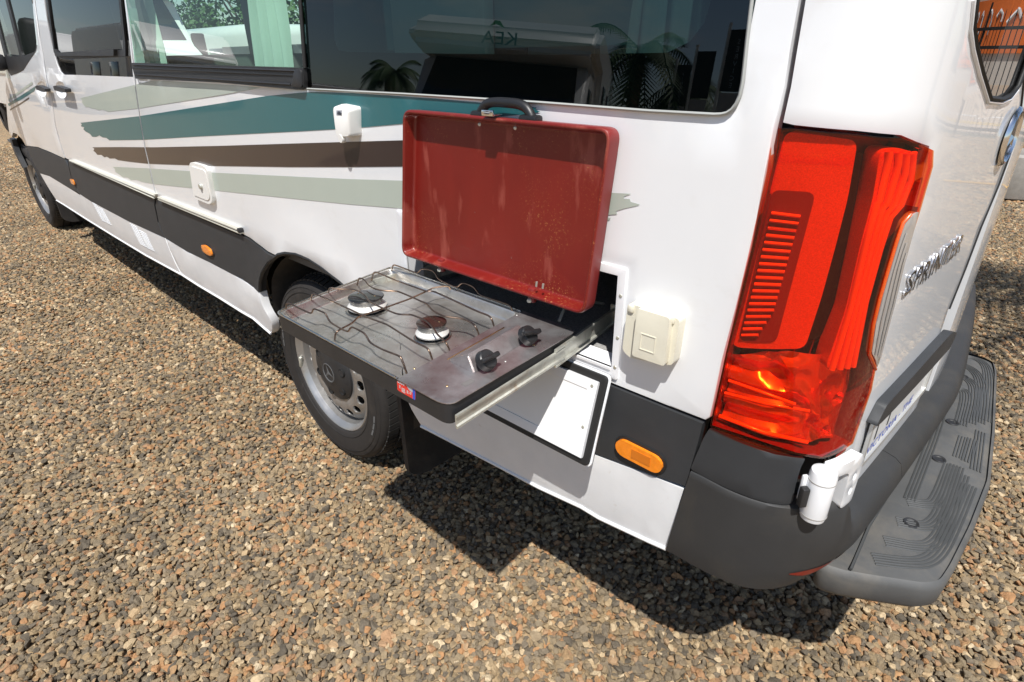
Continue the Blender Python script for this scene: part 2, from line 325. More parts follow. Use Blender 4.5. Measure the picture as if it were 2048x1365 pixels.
def sheet(name, outline, m, parent, mp, holes=(), off=0., thick=.012, grid=.1, bev=.0012, ins=0., smooth=38, extra=()):
    """a panel cut to an outline (u,v) with holes, laid on the surface mp(u, v, off) with real thickness and rounded edges"""
    o = ccw(outline)
    if ins: o = inset(o, ins)
    loops = [densify(o, grid)]+[densify(ccw(h)[::-1], grid) for h in holes]
    vs_, es = [], []
    for lp in loops:
        b = len(vs_); vs_ += lp; n = len(lp); es += [(b+i, b+(i+1) % n) for i in range(n)]
    us = [p[0] for p in o]; v_ = [p[1] for p in o]
    x = min(us)+grid*.5
    while x < max(us):
        y = min(v_)+grid*.5
        while y < max(v_):
            if inside(x, y, loops[0]) and not any(inside(x, y, h) for h in loops[1:]) and min(seg_d(x, y, l) for l in loops) > grid*.35: vs_.append((x, y))
            y += grid
        x += grid
    vs_ += [e for e in extra]
    V, _, F, *_r_ = delaunay_2d_cdt([Vector(p) for p in vs_], es, [], 0, 1e-6)
    bm = bmesh.new(); bv = [bm.verts.new(mp(p.x, p.y, off)) for p in V]
    for f in F:
        cx = sum(V[i].x for i in f)/len(f); cy = sum(V[i].y for i in f)/len(f)
        if inside(cx, cy, loops[0]) and not any(inside(cx, cy, h) for h in loops[1:]):
            if area([(V[i].x, V[i].y) for i in f]) < 0: f = f[::-1]
            try: bm.faces.new([bv[i] for i in f])
            except ValueError: pass
    loose = [v for v in bm.verts if not v.link_faces]; bmesh.ops.delete(bm, geom=loose, context='VERTS')
    bm.normal_update()
    if thick > 0:
        pos = {tuple(round(c, 6) for c in v.co): v for v in bm.verts}; back = {}
        rim = [e for e in bm.edges if len(e.link_faces) == 1]
        p2 = [(V[i].x, V[i].y) for i in range(len(V))]
        uv = {bv[i]: p2[i] for i in range(len(V)) if bv[i].is_valid}
        nf = []
        for e in rim:
            l = e.link_loops[0]; a, b = l.vert, l.link_loop_next.vert
            for q in (a, b):
                if q not in back: back[q] = bm.verts.new(mp(uv[q][0], uv[q][1], off-thick))
            nf.append(bm.faces.new((b, a, back[a], back[b])))
        if bev > 0:
            try: bmesh.ops.bevel(bm, geom=[e for e in rim if e.is_valid], offset=bev, segments=2, affect='EDGES', profile=.5, clamp_overlap=True)
            except Exception: pass
    return bmobj(name, bm, m, parent, smooth)
def pan(name, outline, steps, m, mp, scale=(1, 1), parent=None, smooth=50, cap=True):
    """pressed sheet-metal dish: rings of an outline stepped inwards (metres) and down, closed by a flat floor"""
    su, sv = scale; o = [(p[0]*su, p[1]*sv) for p in densify(ccw(outline), .03)]; bm = bmesh.new(); rings = []
    for d, h in steps:
        q = inset(o, d) if d else o; rings.append([bm.verts.new(mp(p[0]/su, p[1]/sv, h)) for p in q])
    for a, b in zip(rings[:-1], rings[1:]):
        for i in range(len(a)): j = (i+1) % len(a); bm.faces.new((a[i], a[j], b[j], b[i]))
    if cap:
        c = bm.verts.new(sum((v.co for v in rings[-1]), Vector())/len(rings[-1]))
        for i in range(len(rings[-1])): bm.faces.new((rings[-1][i], rings[-1][(i+1) % len(rings[-1])], c))
    return bmobj(name, bm, m, parent, smooth)
def text_mesh(body, size, align='LEFT', extrude=0., bold=0.):
    c = bpy.data.curves.new('lettering', 'FONT'); c.body = body; c.size = size; c.extrude = extrude; c.align_x = align; c.resolution_u = 2; c.offset = bold
    o = bpy.data.objects.new('lettering', c); COL.objects.link(o); dg = bpy.context.evaluated_depsgraph_get(); dg.update()
    me = bpy.data.meshes.new_from_object(o.evaluated_get(dg)); bpy.data.objects.remove(o); bpy.data.curves.remove(c); return me
# ------------------------------------------------------------------ measured outlines of the van (metres: x along the van, z up, s along the rear corner)
D = {
    'gap_front': [(-2.3345, 1.609), (-2.4181, 1.4451), (-2.4388, 1.3592), (-2.4978, 1.2432), (-2.5548, 1.1231), (-2.5964, 1.0717), (-2.6652, 1.001), (-2.6992, 0.8963), (-2.7068, 0.816)],
    'gap_rear': [(-0.9774, 1.5304), (-1.0091, 1.3947), (-1.043, 1.2773), (-1.1095, 1.1317), (-1.1554, 1.0023), (-1.1701, 0.8904), (-1.1935, 0.7937)],
    'gap_rear_clad': [(-1.1975, 0.7888), (-1.2356, 0.7568), (-1.2573, 0.6743), (-1.2271, 0.6081)],
    'gap_rear_sill': [(-1.2271, 0.6081), (-1.2093, 0.5576), (-1.1715, 0.444)],
    'arch_front': [(-4.2609, 0.816), (-4.1455, 0.8564), (-4.0034, 0.856), (-3.8782, 0.8309), (-3.823, 0.7875), (-3.765, 0.7275), (-3.7331, 0.6615), (-3.6555, 0.618)],
    'body_front': [(-3.6004, 1.2553), (-3.9332, 1.0914), (-4.2854, 0.861)],
    'clad_top_front': [(-3.8159, 0.7915), (-3.6144, 0.8067), (-3.4034, 0.8164), (-3.0423, 0.8155), (-2.7292, 0.8081), (-2.6505, 0.8072)],
    'clad_top_mid': [(-2.595, 0.8071), (-1.2184, 0.7858)],
    'clad_top_rear': [(-1.1601, 0.7898), (-0.3619, 0.7852), (-0.2967, 0.7808), (-0.2154, 0.7653), (-0.1693, 0.7614), (-0.1058, 0.7622)],
    'clad_bot': [(-3.6534, 0.6193), (-3.3538, 0.6338), (-2.7762, 0.6216), (-2.4205, 0.6014), (-1.7465, 0.596), (-1.2336, 0.6078)],
    'clad_bot_rear': [(-1.2271, 0.6081), (-0.9726, 0.5954), (-0.7414, 0.5994), (-0.5381, 0.5979), (-0.4436, 0.5985), (-0.3584, 0.5896), (-0.2976, 0.5858)],
    'sill_bot': [(-3.4413, 0.4568), (-3.241, 0.4553), (-2.6991, 0.4426), (-2.1339, 0.4355), (-1.6551, 0.4327), (-1.1715, 0.444)],
    'sill_bot_rear': [(-1.1633, 0.446), (-0.9748, 0.4388), (-0.746, 0.4382), (-0.5449, 0.4328), (-0.4484, 0.4344), (-0.3896, 0.4197), (-0.3289, 0.4052)],
    'sill_arch_end': [(-0.2976, 0.5858), (-0.2944, 0.5324), (-0.2788, 0.4763), (-0.2963, 0.4326)],
    'arch_rear': [(-0.2948, 0.5923), (-0.2781, 0.6305), (-0.2353, 0.6776), (-0.1677, 0.7275), (-0.0898, 0.769), (-0.0365, 0.7851), (0.0313, 0.796), (0.1049, 0.7943), (0.1695, 0.7837), (0.2302, 0.7687), (0.2664, 0.7623)],
    'arch_rear_back': [(0.5058, 0.5178), (0.5281, 0.4487), (0.5587, 0.3954)],
    'clad_rear_top': [(1.1855, 0.7842), (1.2662, 0.7845), (1.3714, 0.7864)],
    'clad_rear_right': [(1.3715, 0.7843), (1.3663, 0.7422), (1.3603, 0.6865), (1.3566, 0.6409)],
    'clad_rear_bot': [(1.3533, 0.6367), (1.2949, 0.6307), (1.1595, 0.6129)],
    'sill_rear_bot': [(0.5587, 0.3954), (0.6088, 0.4006), (0.8516, 0.4215), (1.006, 0.4327), (1.1273, 0.4506), (1.1749, 0.449), (1.2963, 0.4659), (1.3327, 0.4722)],
    'sill_rear_right': [(1.3525, 0.6271), (1.3367, 0.4781)],
    'opening_outer': [(0.5782, 0.9042), (1.1355, 1.0095), (1.2, 1.0146), (1.1955, 0.8051)],
    'opening_inner': [(1.1839, 0.9993), (1.1832, 0.8444)],
    'flap_top': [(1.1856, 0.813), (0.8962, 0.8191)],
    'win_front': [(-2.972, 1.6459), (-2.3916, 1.6123), (-2.4596, 1.5242), (-2.5176, 1.431), (-2.5475, 1.4031), (-2.5962, 1.3821), (-2.7625, 1.3463), (-3.0188, 1.2901), (-3.2173, 1.2694), (-3.4401, 1.2542), (-3.4838, 1.277)],
    'win_slide': [(-2.1566, 1.5987), (-2.1864, 1.5176), (-2.2066, 1.4246), (-2.2146, 1.3599), (-2.2013, 1.3146), (-2.1742, 1.2874), (-2.121, 1.2721), (-1.8151, 1.2743), (-1.0524, 1.2761), (-1.0203, 1.3949), (-0.9882, 1.531)],
    'slide_pane': [(-2.0816, 1.5944), (-2.1243, 1.4917), (-2.169, 1.3841), (-2.1091, 1.3658), (-2.0005, 1.3605), (-1.1946, 1.3578), (-1.0623, 1.3567), (-1.0503, 1.4371), (-1.0099, 1.5323)],
    'slide_bar': [(-2.124, 1.3703), (-1.1824, 1.3753), (-1.1995, 1.3508), (-2.1203, 1.3548)],
    'pane_clear': [(-0.9561, 1.5292), (-0.9908, 1.3249), (0.2395, 1.3178), (0.254, 1.4591)],
    'trough': [(-1.0219, 1.3249), (0.2483, 1.3134), (0.247, 1.2662), (0.1927, 1.266), (-0.2536, 1.2734), (-1.0059, 1.2726)],
    'glass_rear': [(0.2586, 1.4588), (0.2483, 1.3134), (0.2472, 1.2673), (0.6271, 1.2673), (1.0033, 1.2653), (1.2168, 1.262), (1.3175, 1.2623), (1.3274, 1.2631), (1.3354, 1.2651), (1.3415, 1.2697), (1.3461, 1.2772), (1.3489, 1.287), (1.3491, 1.3026), (1.3476, 1.3231), (1.3453, 1.35), (1.3423, 1.3961)],
    'frit_open': [(0.3751, 1.4521), (0.3681, 1.373), (0.3819, 1.3513), (0.4307, 1.3472), (0.7757, 1.3407), (1.0199, 1.3372), (1.229, 1.3381), (1.2612, 1.3512), (1.2789, 1.3738), (1.2833, 1.3995)],
    'pillar_gap': [(1.4017, 1.3926), (1.4032, 1.3377), (1.4045, 1.2985), (1.4048, 1.2554)],
    'stripe_a': [(-1.9309, 1.1703), (-1.4371, 1.2152), (-0.8792, 1.2653), (-0.7409, 1.2685), (-0.3102, 1.2668), (-0.0044, 1.2636), (-0.2707, 1.2375), (-1.082, 1.1629), (-1.5286, 1.1284), (-1.6123, 1.1339), (-1.6731, 1.1279), (-1.7324, 1.1317), (-1.7899, 1.1313), (-1.827, 1.1352), (-1.8899, 1.1325), (-1.9106, 1.144), (-1.9266, 1.1524), (-1.9058, 1.1622)],
    'stripe_b': [(-2.0815, 1.0492), (-1.5414, 1.0952), (-1.1088, 1.1325), (-0.4252, 1.1997), (0.0076, 1.2423), (0.198, 1.2568), (0.2842, 1.2615), (0.4372, 1.2632), (0.7375, 1.2615), (0.9106, 1.2584), (0.9981, 1.2568), (0.9936, 1.2539), (1.0066, 1.2505), (0.9799, 1.2452), (0.8442, 1.2321), (0.6185, 1.2078), (0.4401, 1.1876), (0.1702, 1.162), (-0.4849, 1.1018), (-1.1485, 1.0386), (-1.6512, 0.9975), (-1.6888, 1.0058), (-1.7551, 1.0031), (-1.7972, 1.0092), (-1.86, 0.9976), (-1.9347, 0.9921), (-1.9642, 1.0042), (-2.0364, 1.0112), (-2.0634, 1.019), (-2.0308, 1.0308), (-2.0942, 1.0316), (-2.0612, 1.0433)],
    'stripe_c': [(-1.9993, 0.9363), (-1.514, 0.9788), (-1.0423, 1.0179), (-0.357, 1.0811), (0.1594, 1.1308), (0.4047, 1.1541), (0.6131, 1.1738), (0.8416, 1.1897), (0.8388, 1.1448), (0.5986, 1.1169), (0.3898, 1.0935), (0.0823, 1.0606), (-0.5485, 0.9975), (-1.1683, 0.9403), (-1.4272, 0.9223), (-1.6098, 0.9119), (-1.6512, 0.9158), (-1.739, 0.9061), (-1.7814, 0.9114), (-1.8311, 0.9031), (-1.8722, 0.9112), (-1.9483, 0.9041), (-1.9718, 0.9142), (-2.0017, 0.9189), (-1.9695, 0.9315)],
    'stripe_d': [(-1.731, 0.868), (-1.2091, 0.9174), (-0.4991, 0.9798), (0.1276, 1.039), (0.3825, 1.0635), (0.5936, 1.0855), (0.9058, 1.1129), (1.1466, 1.1341), (1.1968, 1.1386), (1.1837, 1.1328), (1.1831, 1.1291), (1.1942, 1.1299), (1.1964, 1.1259), (1.2138, 1.1241), (1.207, 1.1211), (1.1862, 1.1139), (1.1705, 1.107), (1.1724, 1.102), (1.1436, 1.0957), (0.9041, 1.0608), (0.5832, 1.0211), (0.3664, 0.9981), (0.1049, 0.9733), (-0.5217, 0.9154), (-1.1552, 0.8566), (-1.3352, 0.8449), (-1.4013, 0.8457), (-1.4961, 0.8331), (-1.5392, 0.8405), (-1.6138, 0.8317), (-1.6578, 0.8406), (-1.7141, 0.8461), (-1.7066, 0.8611)],
    'stripe_d2': [(1.1438, 1.0927), (1.1607, 1.0943), (1.158, 1.0896), (1.1421, 1.087)],
    'mini_pale': [(-3.8284, 1.0997), (-3.2304, 1.1802), (-2.8794, 1.2277), (-2.8983, 1.2127), (-3.2631, 1.162), (-3.8519, 1.0879)],
    'mini_teal': [(-3.9131, 1.0661), (-3.2964, 1.1436), (-2.819, 1.2064), (-2.9076, 1.1761), (-3.3415, 1.1186), (-3.9101, 1.0499)],
    'mini_dark': [(-3.9107, 1.0318), (-3.476, 1.0866), (-3.1142, 1.1365), (-3.1325, 1.126), (-3.4972, 1.0751), (-3.9225, 1.0213)],
    'cup_a': [(-2.8331, 1.1901), (-2.7622, 1.2181), (-2.6609, 1.2355), (-2.5883, 1.2292), (-2.5931, 1.1961), (-2.6222, 1.1697), (-2.6805, 1.1549), (-2.7613, 1.1496), (-2.8172, 1.1612)],
    'cup_b': [(-2.3781, 1.2015), (-2.3229, 1.2293), (-2.2418, 1.2427), (-2.1697, 1.237), (-2.1619, 1.2069), (-2.1814, 1.1782), (-2.2469, 1.1594), (-2.3329, 1.1564), (-2.3809, 1.1745)],
    'bar_a': [(-2.6555, 1.2088), (-2.5969, 1.2152), (-2.512, 1.2095), (-2.4337, 1.2016), (-2.4595, 1.1849), (-2.5492, 1.1861), (-2.6481, 1.1911)],
    'bar_b': [(-2.2367, 1.2183), (-2.189, 1.2228), (-2.0964, 1.218), (-2.0088, 1.2122), (-2.0228, 1.195), (-2.1282, 1.1954), (-2.233, 1.1995)],
    'water_hatch': [(-0.6357, 1.0031), (-0.5251, 1.0019), (-0.4997, 0.9945), (-0.5154, 0.8817), (-0.553, 0.8623), (-0.6788, 0.8654), (-0.693, 0.8728), (-0.6585, 0.9896)],
    'water_lock': [(-0.582, 0.9241)],
    'socket_front': [(0.3961, 1.2364), (0.4656, 1.232), (0.4547, 1.1713), (0.4008, 1.1672), (0.3843, 1.1705)],
    'socket_wall': [(0.4148, 1.2459), (0.4504, 1.2401), (0.442, 1.1883), (0.4306, 1.1648)],
    'socket_label': [(0.415, 1.2275), (0.4382, 1.2286), (0.4354, 1.2178), (0.4122, 1.2171)],
    'inlet_base': [(1.2208, 0.9608), (1.3143, 0.9635), (1.3137, 0.8836), (1.2313, 0.8659), (1.2188, 0.8754)],
    'inlet_flap': [(1.2441, 0.9664), (1.303, 0.9663), (1.3033, 0.8802), (1.2417, 0.8786)],
    'amber_rear': [(1.2099, 0.673), (1.2173, 0.6795), (1.2304, 0.683), (1.2838, 0.6847), (1.3024, 0.683), (1.3098, 0.6712), (1.3033, 0.6564), (1.2926, 0.6495), (1.2336, 0.6451), (1.2185, 0.6492)],
    'amber_mid': [(-0.7626, 0.669), (-0.7178, 0.6779), (-0.671, 0.6681), (-0.6658, 0.6449), (-0.7068, 0.6362), (-0.7634, 0.6438)],
    'amber_front': [(-2.7135, 0.6945), (-2.6421, 0.6972), (-2.635, 0.6641), (-2.7148, 0.6676)],
    'vent1': [(-2.3917, 0.6009), (-2.1982, 0.5972), (-2.1066, 0.5096), (-2.3053, 0.504)],
    'vent2': [(-1.743, 0.5915), (-1.4952, 0.5871), (-1.4472, 0.4935), (-1.6758, 0.4884)],
    'rail1': [(-2.5278, 0.8243), (-1.1647, 0.8145), (-1.1813, 0.7939), (-2.541, 0.8144)],
    'rail2': [(-1.1193, 0.811), (-0.3449, 0.8103), (-0.338, 0.7929), (-1.1247, 0.7966)],
    'lamp': [(0.104, 1.2517), (0.12, 1.2526), (0.1914, 1.2486), (0.2499, 1.2423), (0.2787, 1.2339), (0.3072, 1.2246), (0.3184, 1.2031), (0.3197, 1.1504), (0.3171, 1.075), (0.3273, 1.0059), (0.3341, 0.9198), (0.3315, 0.9034), (0.3427, 0.8606), (0.3286, 0.765), (0.2562, 0.7617), (0.2123, 0.7753), (0.0818, 0.7868), (0.0857, 0.8556), (0.0884, 0.9265), (0.0944, 1.0177), (0.0983, 1.093), (0.1022, 1.1666), (0.1061, 1.228)],
    'lamp_clear': [(0.3132, 1.1475), (0.2996, 1.1451), (0.2883, 1.1358), (0.2857, 1.1104), (0.2849, 1.0667), (0.2849, 1.0298), (0.2873, 0.9909), (0.298, 0.94), (0.3315, 0.9034), (0.3341, 0.9198), (0.3273, 1.0059), (0.3171, 1.075)],
    'lamp_panel': [(0.1085, 1.2459), (0.1548, 1.2437), (0.2018, 1.2381), (0.2068, 1.1675), (0.2057, 1.1017), (0.2031, 1.0305), (0.1961, 0.9517), (0.0897, 0.9287), (0.0957, 1.0425), (0.1004, 1.1309), (0.1053, 1.2047)],
    'lamp_dark': [(0.2026, 1.2251), (0.2248, 1.2212), (0.2303, 1.167), (0.234, 1.101), (0.2376, 1.0145), (0.2277, 0.9603), (0.2016, 0.9532), (0.2008, 1.0156), (0.2036, 1.0879), (0.2021, 1.1613)],
    'lamp_tube': [(0.2306, 1.2281), (0.2544, 1.2297), (0.2959, 1.2206), (0.309, 1.1794), (0.3004, 1.153), (0.2808, 1.1368), (0.2771, 1.0964), (0.2768, 1.0238), (0.2938, 0.9158), (0.2311, 0.9194), (0.2392, 1.0144), (0.2363, 1.1077), (0.2368, 1.1669)],
    'lamp_bars': [(0.1114, 1.1415), (0.1516, 1.1414), (0.1393, 0.9653), (0.1009, 0.9542)],
    'lamp_low': [(0.085, 0.9184), (0.1616, 0.9421), (0.2567, 0.94), (0.3106, 0.9252), (0.3312, 0.8643), (0.3187, 0.7762), (0.2538, 0.7694), (0.212, 0.7802), (0.0844, 0.792)],
    'door_right': [(0.7518, 1.2958), (0.8739, 1.207), (0.8914, 1.1511), (0.8854, 1.0951), (0.8472, 1.0178), (0.8339, 0.938), (0.8059, 0.8529)],
    'rear_win': [(0.3179, 1.3885), (0.3372, 1.3581), (0.372, 1.3364), (0.4358, 1.306), (0.5393, 1.2659), (0.6339, 1.2581), (0.7456, 1.2606), (0.8112, 1.2659)],
    'badge': [(0.3822, 1.014), (0.7225, 1), (0.6569, 1.0332), (0.3809, 1.042)],
    'plate': [(0.4373, 0.6776), (0.4149, 0.7558), (0.5989, 0.7376), (0.6677, 0.702)],
    'strip': [(0.3963, 0.7693), (0.4379, 0.8066), (0.5207, 0.7976), (0.6998, 0.7988), (0.8522, 0.8037), (0.934, 0.7261), (0.7578, 0.7061), (0.5048, 0.7513), (0.3989, 0.7651)],
    'star': [(0.8237, 1.194)],
    'bump_up': [(0.081, 0.7804), (0.2295, 0.7649), (0.2246, 0.7464), (0.223, 0.705), (0.2272, 0.668), (0.0606, 0.6823), (0.0769, 0.7725)],
    'bump_low': [(0.0609, 0.6803), (0.2277, 0.6658), (0.2355, 0.6634), (0.3409, 0.6507), (0.3574, 0.5694), (0.4533, 0.4888), (0.3947, 0.4245), (0.28, 0.4685), (0.2282, 0.4853), (0.149, 0.4864), (0.0384, 0.4793)],
    'ledge48': [(1.5338, 0.3287), (1.5856, 0.3037), (1.5617, 0.5826), (1.5953, 0.4447), (1.5829, 0.2453), (1.5716, 1.3665), (1.5658, 1.1018)],
    'ledge52': [(1.5413, 0.276), (1.5907, 0.2522), (1.5679, 0.5182), (1.5999, 0.3866), (1.5882, 0.1965), (1.5774, 1.2657), (1.5718, 1.0132)],
    'step': [(1.5652, 0.157), (1.6048, 0.1692), (1.6484, 0.1933), (1.7185, 0.2345), (1.737, 0.2588), (1.7436, 0.3111), (1.7533, 0.4576), (1.7583, 0.647), (1.7389, 0.8853), (1.7003, 1.261), (1.6868, 1.324), (1.6539, 1.3384), (1.5763, 1.3378), (1.572, 1.0685), (1.5843, 0.49), (1.5729, 0.313)],
    'step_bottom': [(1.5697, 0.2109), (1.6611, 0.2328), (1.7247, 0.283), (1.7428, 0.3166)],
    'tray': [(0.5936, -0.346), (0.5413, -0.0119), (1.1088, -0.0101), (1.1253, -0.3455)],
    'panel_line': [(1.0096, -0.3294), (0.9741, -0.0183)],
    'burner_big': [(0.6747, -0.1795), (0.7171, -0.1425), (0.6329, -0.2159)],
    'burner_small': [(0.8834, -0.1734), (0.9155, -0.1452)],
    'cap_big': [(0.6978, -0.1899)],
    'cap_small': [(0.9014, -0.1849)],
    'rods_left': [(0.6091, -0.3233), (0.601, -0.2616), (0.5978, -0.2181), (0.5948, -0.1428), (0.5848, -0.0942), (0.5816, -0.0365)],
    'rods_left_foot': [(0.5754, -0.3158), (0.5409, -0.022)],
    'rods_right': [(0.9832, -0.314), (0.9858, -0.2587), (0.985, -0.2288), (0.9794, -0.1516), (0.9696, -0.1005), (0.9733, -0.0462)],
    'rods_right_foot': [(0.9752, -0.305), (0.9698, -0.2446), (0.9664, -0.2004), (0.9601, -0.1202), (0.9527, -0.0727), (0.9521, -0.014)],
    'cross': [(0.7676, -0.071), (0.8296, -0.3499)],
    'wedge': [(1.0165, -0.2493), (1.0004, -0.0934), (1.0838, -0.2514), (1.0303, -0.2153), (1.0144, -0.0752)],
    'knobs': [(1.0907, -0.2323), (1.0806, -0.1183), (1.1016, -0.2234), (1.0951, -0.1109)],
    'rail_slide': [(1.1309, -0.3373), (1.109, -0.0744), (1.0737, 0.1451)],
    'lid': [(0.6695, -0.035, 1.2406), (1.1742, -0.035, 1.2375), (1.1472, -0.045, 0.9284), (0.6296, -0.045, 0.9299)],
    'lid_lugs': [(0.7483, -0.04, 0.914), (1.0109, -0.04, 0.913), (0.9186, -0.04, 1.2484), (0.8784, -0.04, 1.2547), (1.0065, -0.04, 1.2449), (0.9495, -0.04, 1.2626)],
    'flap_b': [(1.1897, -0.06, 0.6281), (1.0674, -0.06, 0.6271), (0.9481, -0.06, 0.6295)],
    'mudflap': [(0.3904, 0.05, 0.247), (0.4033, 0.05, 0.1652), (0.4133, 0.05, 0.4492), (0.5, 0.0303, 0.1737), (0.5, 0.2171, 0.1454), (0.5, 0.1214, 0.1484)],
    'mudflap_f': [(-3.8464, 0.05, 0.5275), (-3.9746, 0.05, 0.2753), (-3.875, 0.05, 0.2696), (-3.5194, 0.05, 0.338)],
    'sticker': [(1.0001, -0.3425, 0.8721), (1.0477, -0.3425, 0.8743), (1.0446, -0.3425, 0.852), (0.9981, -0.3425, 0.8521)],
    'rod1': [(0.5744, -0.3157, 0.853), (0.6125, -0.3251, 0.893), (0.6136, -0.3213, 0.893), (0.6779, -0.3109, 0.885), (0.6822, -0.3084, 0.888), (0.6868, -0.3078, 0.896), (0.6913, -0.3059, 0.897), (0.7224, -0.3033, 0.897), (0.7284, -0.3034, 0.892), (0.7431, -0.3074, 0.885), (0.7819, -0.309, 0.884), (0.8045, -0.3079, 0.884), (0.8076, -0.3061, 0.886), (0.8158, -0.3064, 0.896), (0.8211, -0.3046, 0.897), (0.8545, -0.3047, 0.897), (0.8637, -0.3049, 0.892), (0.8772, -0.3085, 0.885), (0.9148, -0.308, 0.884), (0.9538, -0.3043, 0.885), (0.9633, -0.3048, 0.884), (0.9732, -0.3038, 0.853)],
    'rod2': [(0.5703, -0.256, 0.853), (0.6043, -0.2637, 0.893), (0.6059, -0.2599, 0.893), (0.6416, -0.2526, 0.889), (0.7856, -0.252, 0.889), (0.8426, -0.2463, 0.889), (0.9417, -0.259, 0.889), (0.9729, -0.2579, 0.889), (0.9865, -0.2626, 0.887), (0.9686, -0.2435, 0.853)],
    'rod3': [(0.5557, -0.2041, 0.853), (0.6007, -0.2205, 0.893), (0.6047, -0.217, 0.893), (0.6162, -0.2097, 0.891), (0.6374, -0.1913, 0.891), (0.6622, -0.1875, 0.892), (0.6942, -0.193, 0.892), (0.7282, -0.2066, 0.891), (0.7731, -0.2054, 0.889), (0.8193, -0.2046, 0.889), (0.837, -0.1947, 0.89), (0.8439, -0.1901, 0.891), (0.8886, -0.1903, 0.892), (0.9242, -0.2024, 0.892), (0.9484, -0.2143, 0.891), (0.9788, -0.2215, 0.889), (0.9881, -0.2244, 0.886), (0.9637, -0.1982, 0.853)],
    'rod4': [(0.5552, -0.1287, 0.853), (0.598, -0.1445, 0.893), (0.6012, -0.1403, 0.893), (0.6192, -0.1409, 0.892), (0.6467, -0.1535, 0.892), (0.6784, -0.1579, 0.892), (0.7018, -0.1498, 0.891), (0.7205, -0.1302, 0.89), (0.7753, -0.1303, 0.889), (0.8238, -0.1338, 0.889), (0.835, -0.1395, 0.89), (0.8655, -0.1531, 0.892), (0.9017, -0.1563, 0.892), (0.931, -0.1361, 0.89), (0.959, -0.1364, 0.889), (0.9754, -0.1424, 0.886), (0.9572, -0.1176, 0.853)],
    'rod5': [(0.5542, -0.0877, 0.853), (0.5893, -0.0985, 0.893), (0.5949, -0.0936, 0.893), (0.6601, -0.0915, 0.889), (0.7703, -0.0897, 0.889), (0.7767, -0.0787, 0.889), (0.9309, -0.0926, 0.889), (0.959, -0.0915, 0.889), (0.9733, -0.0985, 0.886), (0.9492, -0.0694, 0.853)],
    'rod6': [(0.5416, -0.0211, 0.853), (0.5814, -0.0381, 0.893), (0.5855, -0.0331, 0.892), (0.6503, -0.0236, 0.885), (0.6556, -0.0213, 0.886), (0.6647, -0.0229, 0.896), (0.6665, -0.0155, 0.897), (0.6879, -0.0088, 0.897), (0.7026, -0.0095, 0.894), (0.72, -0.018, 0.886), (0.7631, -0.0232, 0.885), (0.7933, -0.025, 0.885), (0.799, -0.022, 0.894), (0.8049, -0.017, 0.897), (0.8305, -0.0167, 0.897), (0.8458, -0.0182, 0.893), (0.8599, -0.0241, 0.886), (0.9436, -0.0203, 0.885), (0.9536, -0.024, 0.883), (0.9491, -0.0106, 0.853)],
    'rod_left': [(0.5658, -0.318, 0.855), (0.5432, -0.0232, 0.855)],
    'rod_cross': [(0.772, -0.0274, 0.876), (0.7746, -0.0305, 0.887), (0.7565, -0.062, 0.8865), (0.7553, -0.069, 0.884), (0.7639, -0.1281, 0.884), (0.7642, -0.211, 0.884), (0.7608, -0.2558, 0.884), (0.7767, -0.2788, 0.883), (0.7844, -0.3116, 0.8835), (0.7884, -0.3228, 0.882), (0.7564, -0.3103, 0.853)],
    'tread0': [(1.6352, 0.2339), (1.6798, 0.2612), (1.7063, 0.2853), (1.7226, 0.3303), (1.7289, 0.4336), (1.7325, 0.6039)],
    'tread1': [(1.6391, 0.2966), (1.6971, 0.3244), (1.7139, 0.3609), (1.7184, 0.4241), (1.7143, 0.6341)],
    'tread2': [(1.6435, 0.3716), (1.6881, 0.389), (1.701, 0.4238), (1.7046, 0.4748), (1.7006, 0.6608)],
    'tread3': [(1.645, 0.4501), (1.684, 0.4686), (1.692, 0.5054), (1.6896, 0.6559)],
    'tread4': [(1.6467, 0.4601), (1.6423, 0.6083), (1.6363, 0.7995), (1.6208, 1.0237), (1.6239, 1.0787)],
    'tread5': [(1.6207, 1.0533), (1.6563, 1.0701), (1.6676, 1.0083), (1.6763, 0.8595)],
    'tread6': [(1.6139, 1.1567), (1.6656, 1.1389), (1.6842, 1.0371), (1.6919, 0.8856)],
    'tread7': [(1.602, 1.2478), (1.6646, 1.2181), (1.6935, 1.0885), (1.7083, 0.9065)],
    'tread8': [(1.5943, 1.3134), (1.6616, 1.3183), (1.6938, 1.2276), (1.7203, 0.9297)],
    'tread9': [(1.7092, 0.8066), (1.7134, 0.6924)],
    'tread10': [(1.7185, 0.8612), (1.7337, 0.671)],
    'tread11': [(1.692, 0.8026), (1.6961, 0.6974)],
    'step_bolts': [(1.6373, 1.15), (1.6591, 0.8588), (1.6647, 0.6619), (1.6658, 0.3856)],
    'hinge_barrel': [(0.2489, 0.7558), (0.2784, 0.6512), (0.2397, 0.7074), (0.2928, 0.7065)],
    'hinge_arm': [(0.2361, 0.7584), (0.3304, 0.7536), (0.3432, 0.7338), (0.3443, 0.6484), (0.293, 0.7133), (0.2808, 0.711)],
    'hinge_holes': [(0.3218, 0.7117), (0.3215, 0.6804)],
    'hinge_block': [(0.2253, 0.7238), (0.2389, 0.6938)],
    'corner_edge': [(0.3411, 0.6502), (0.3623, 0.5612), (0.3542, 0.6077), (0.5746, 0.4227)],
    'reflector': [(0.27, 0.504), (0.2818, 0.5022), (0.3456, 0.4765), (0.4133, 0.4494), (0.4951, 0.4211), (0.4238, 0.43), (0.3545, 0.4573), (0.2839, 0.4944)]
}

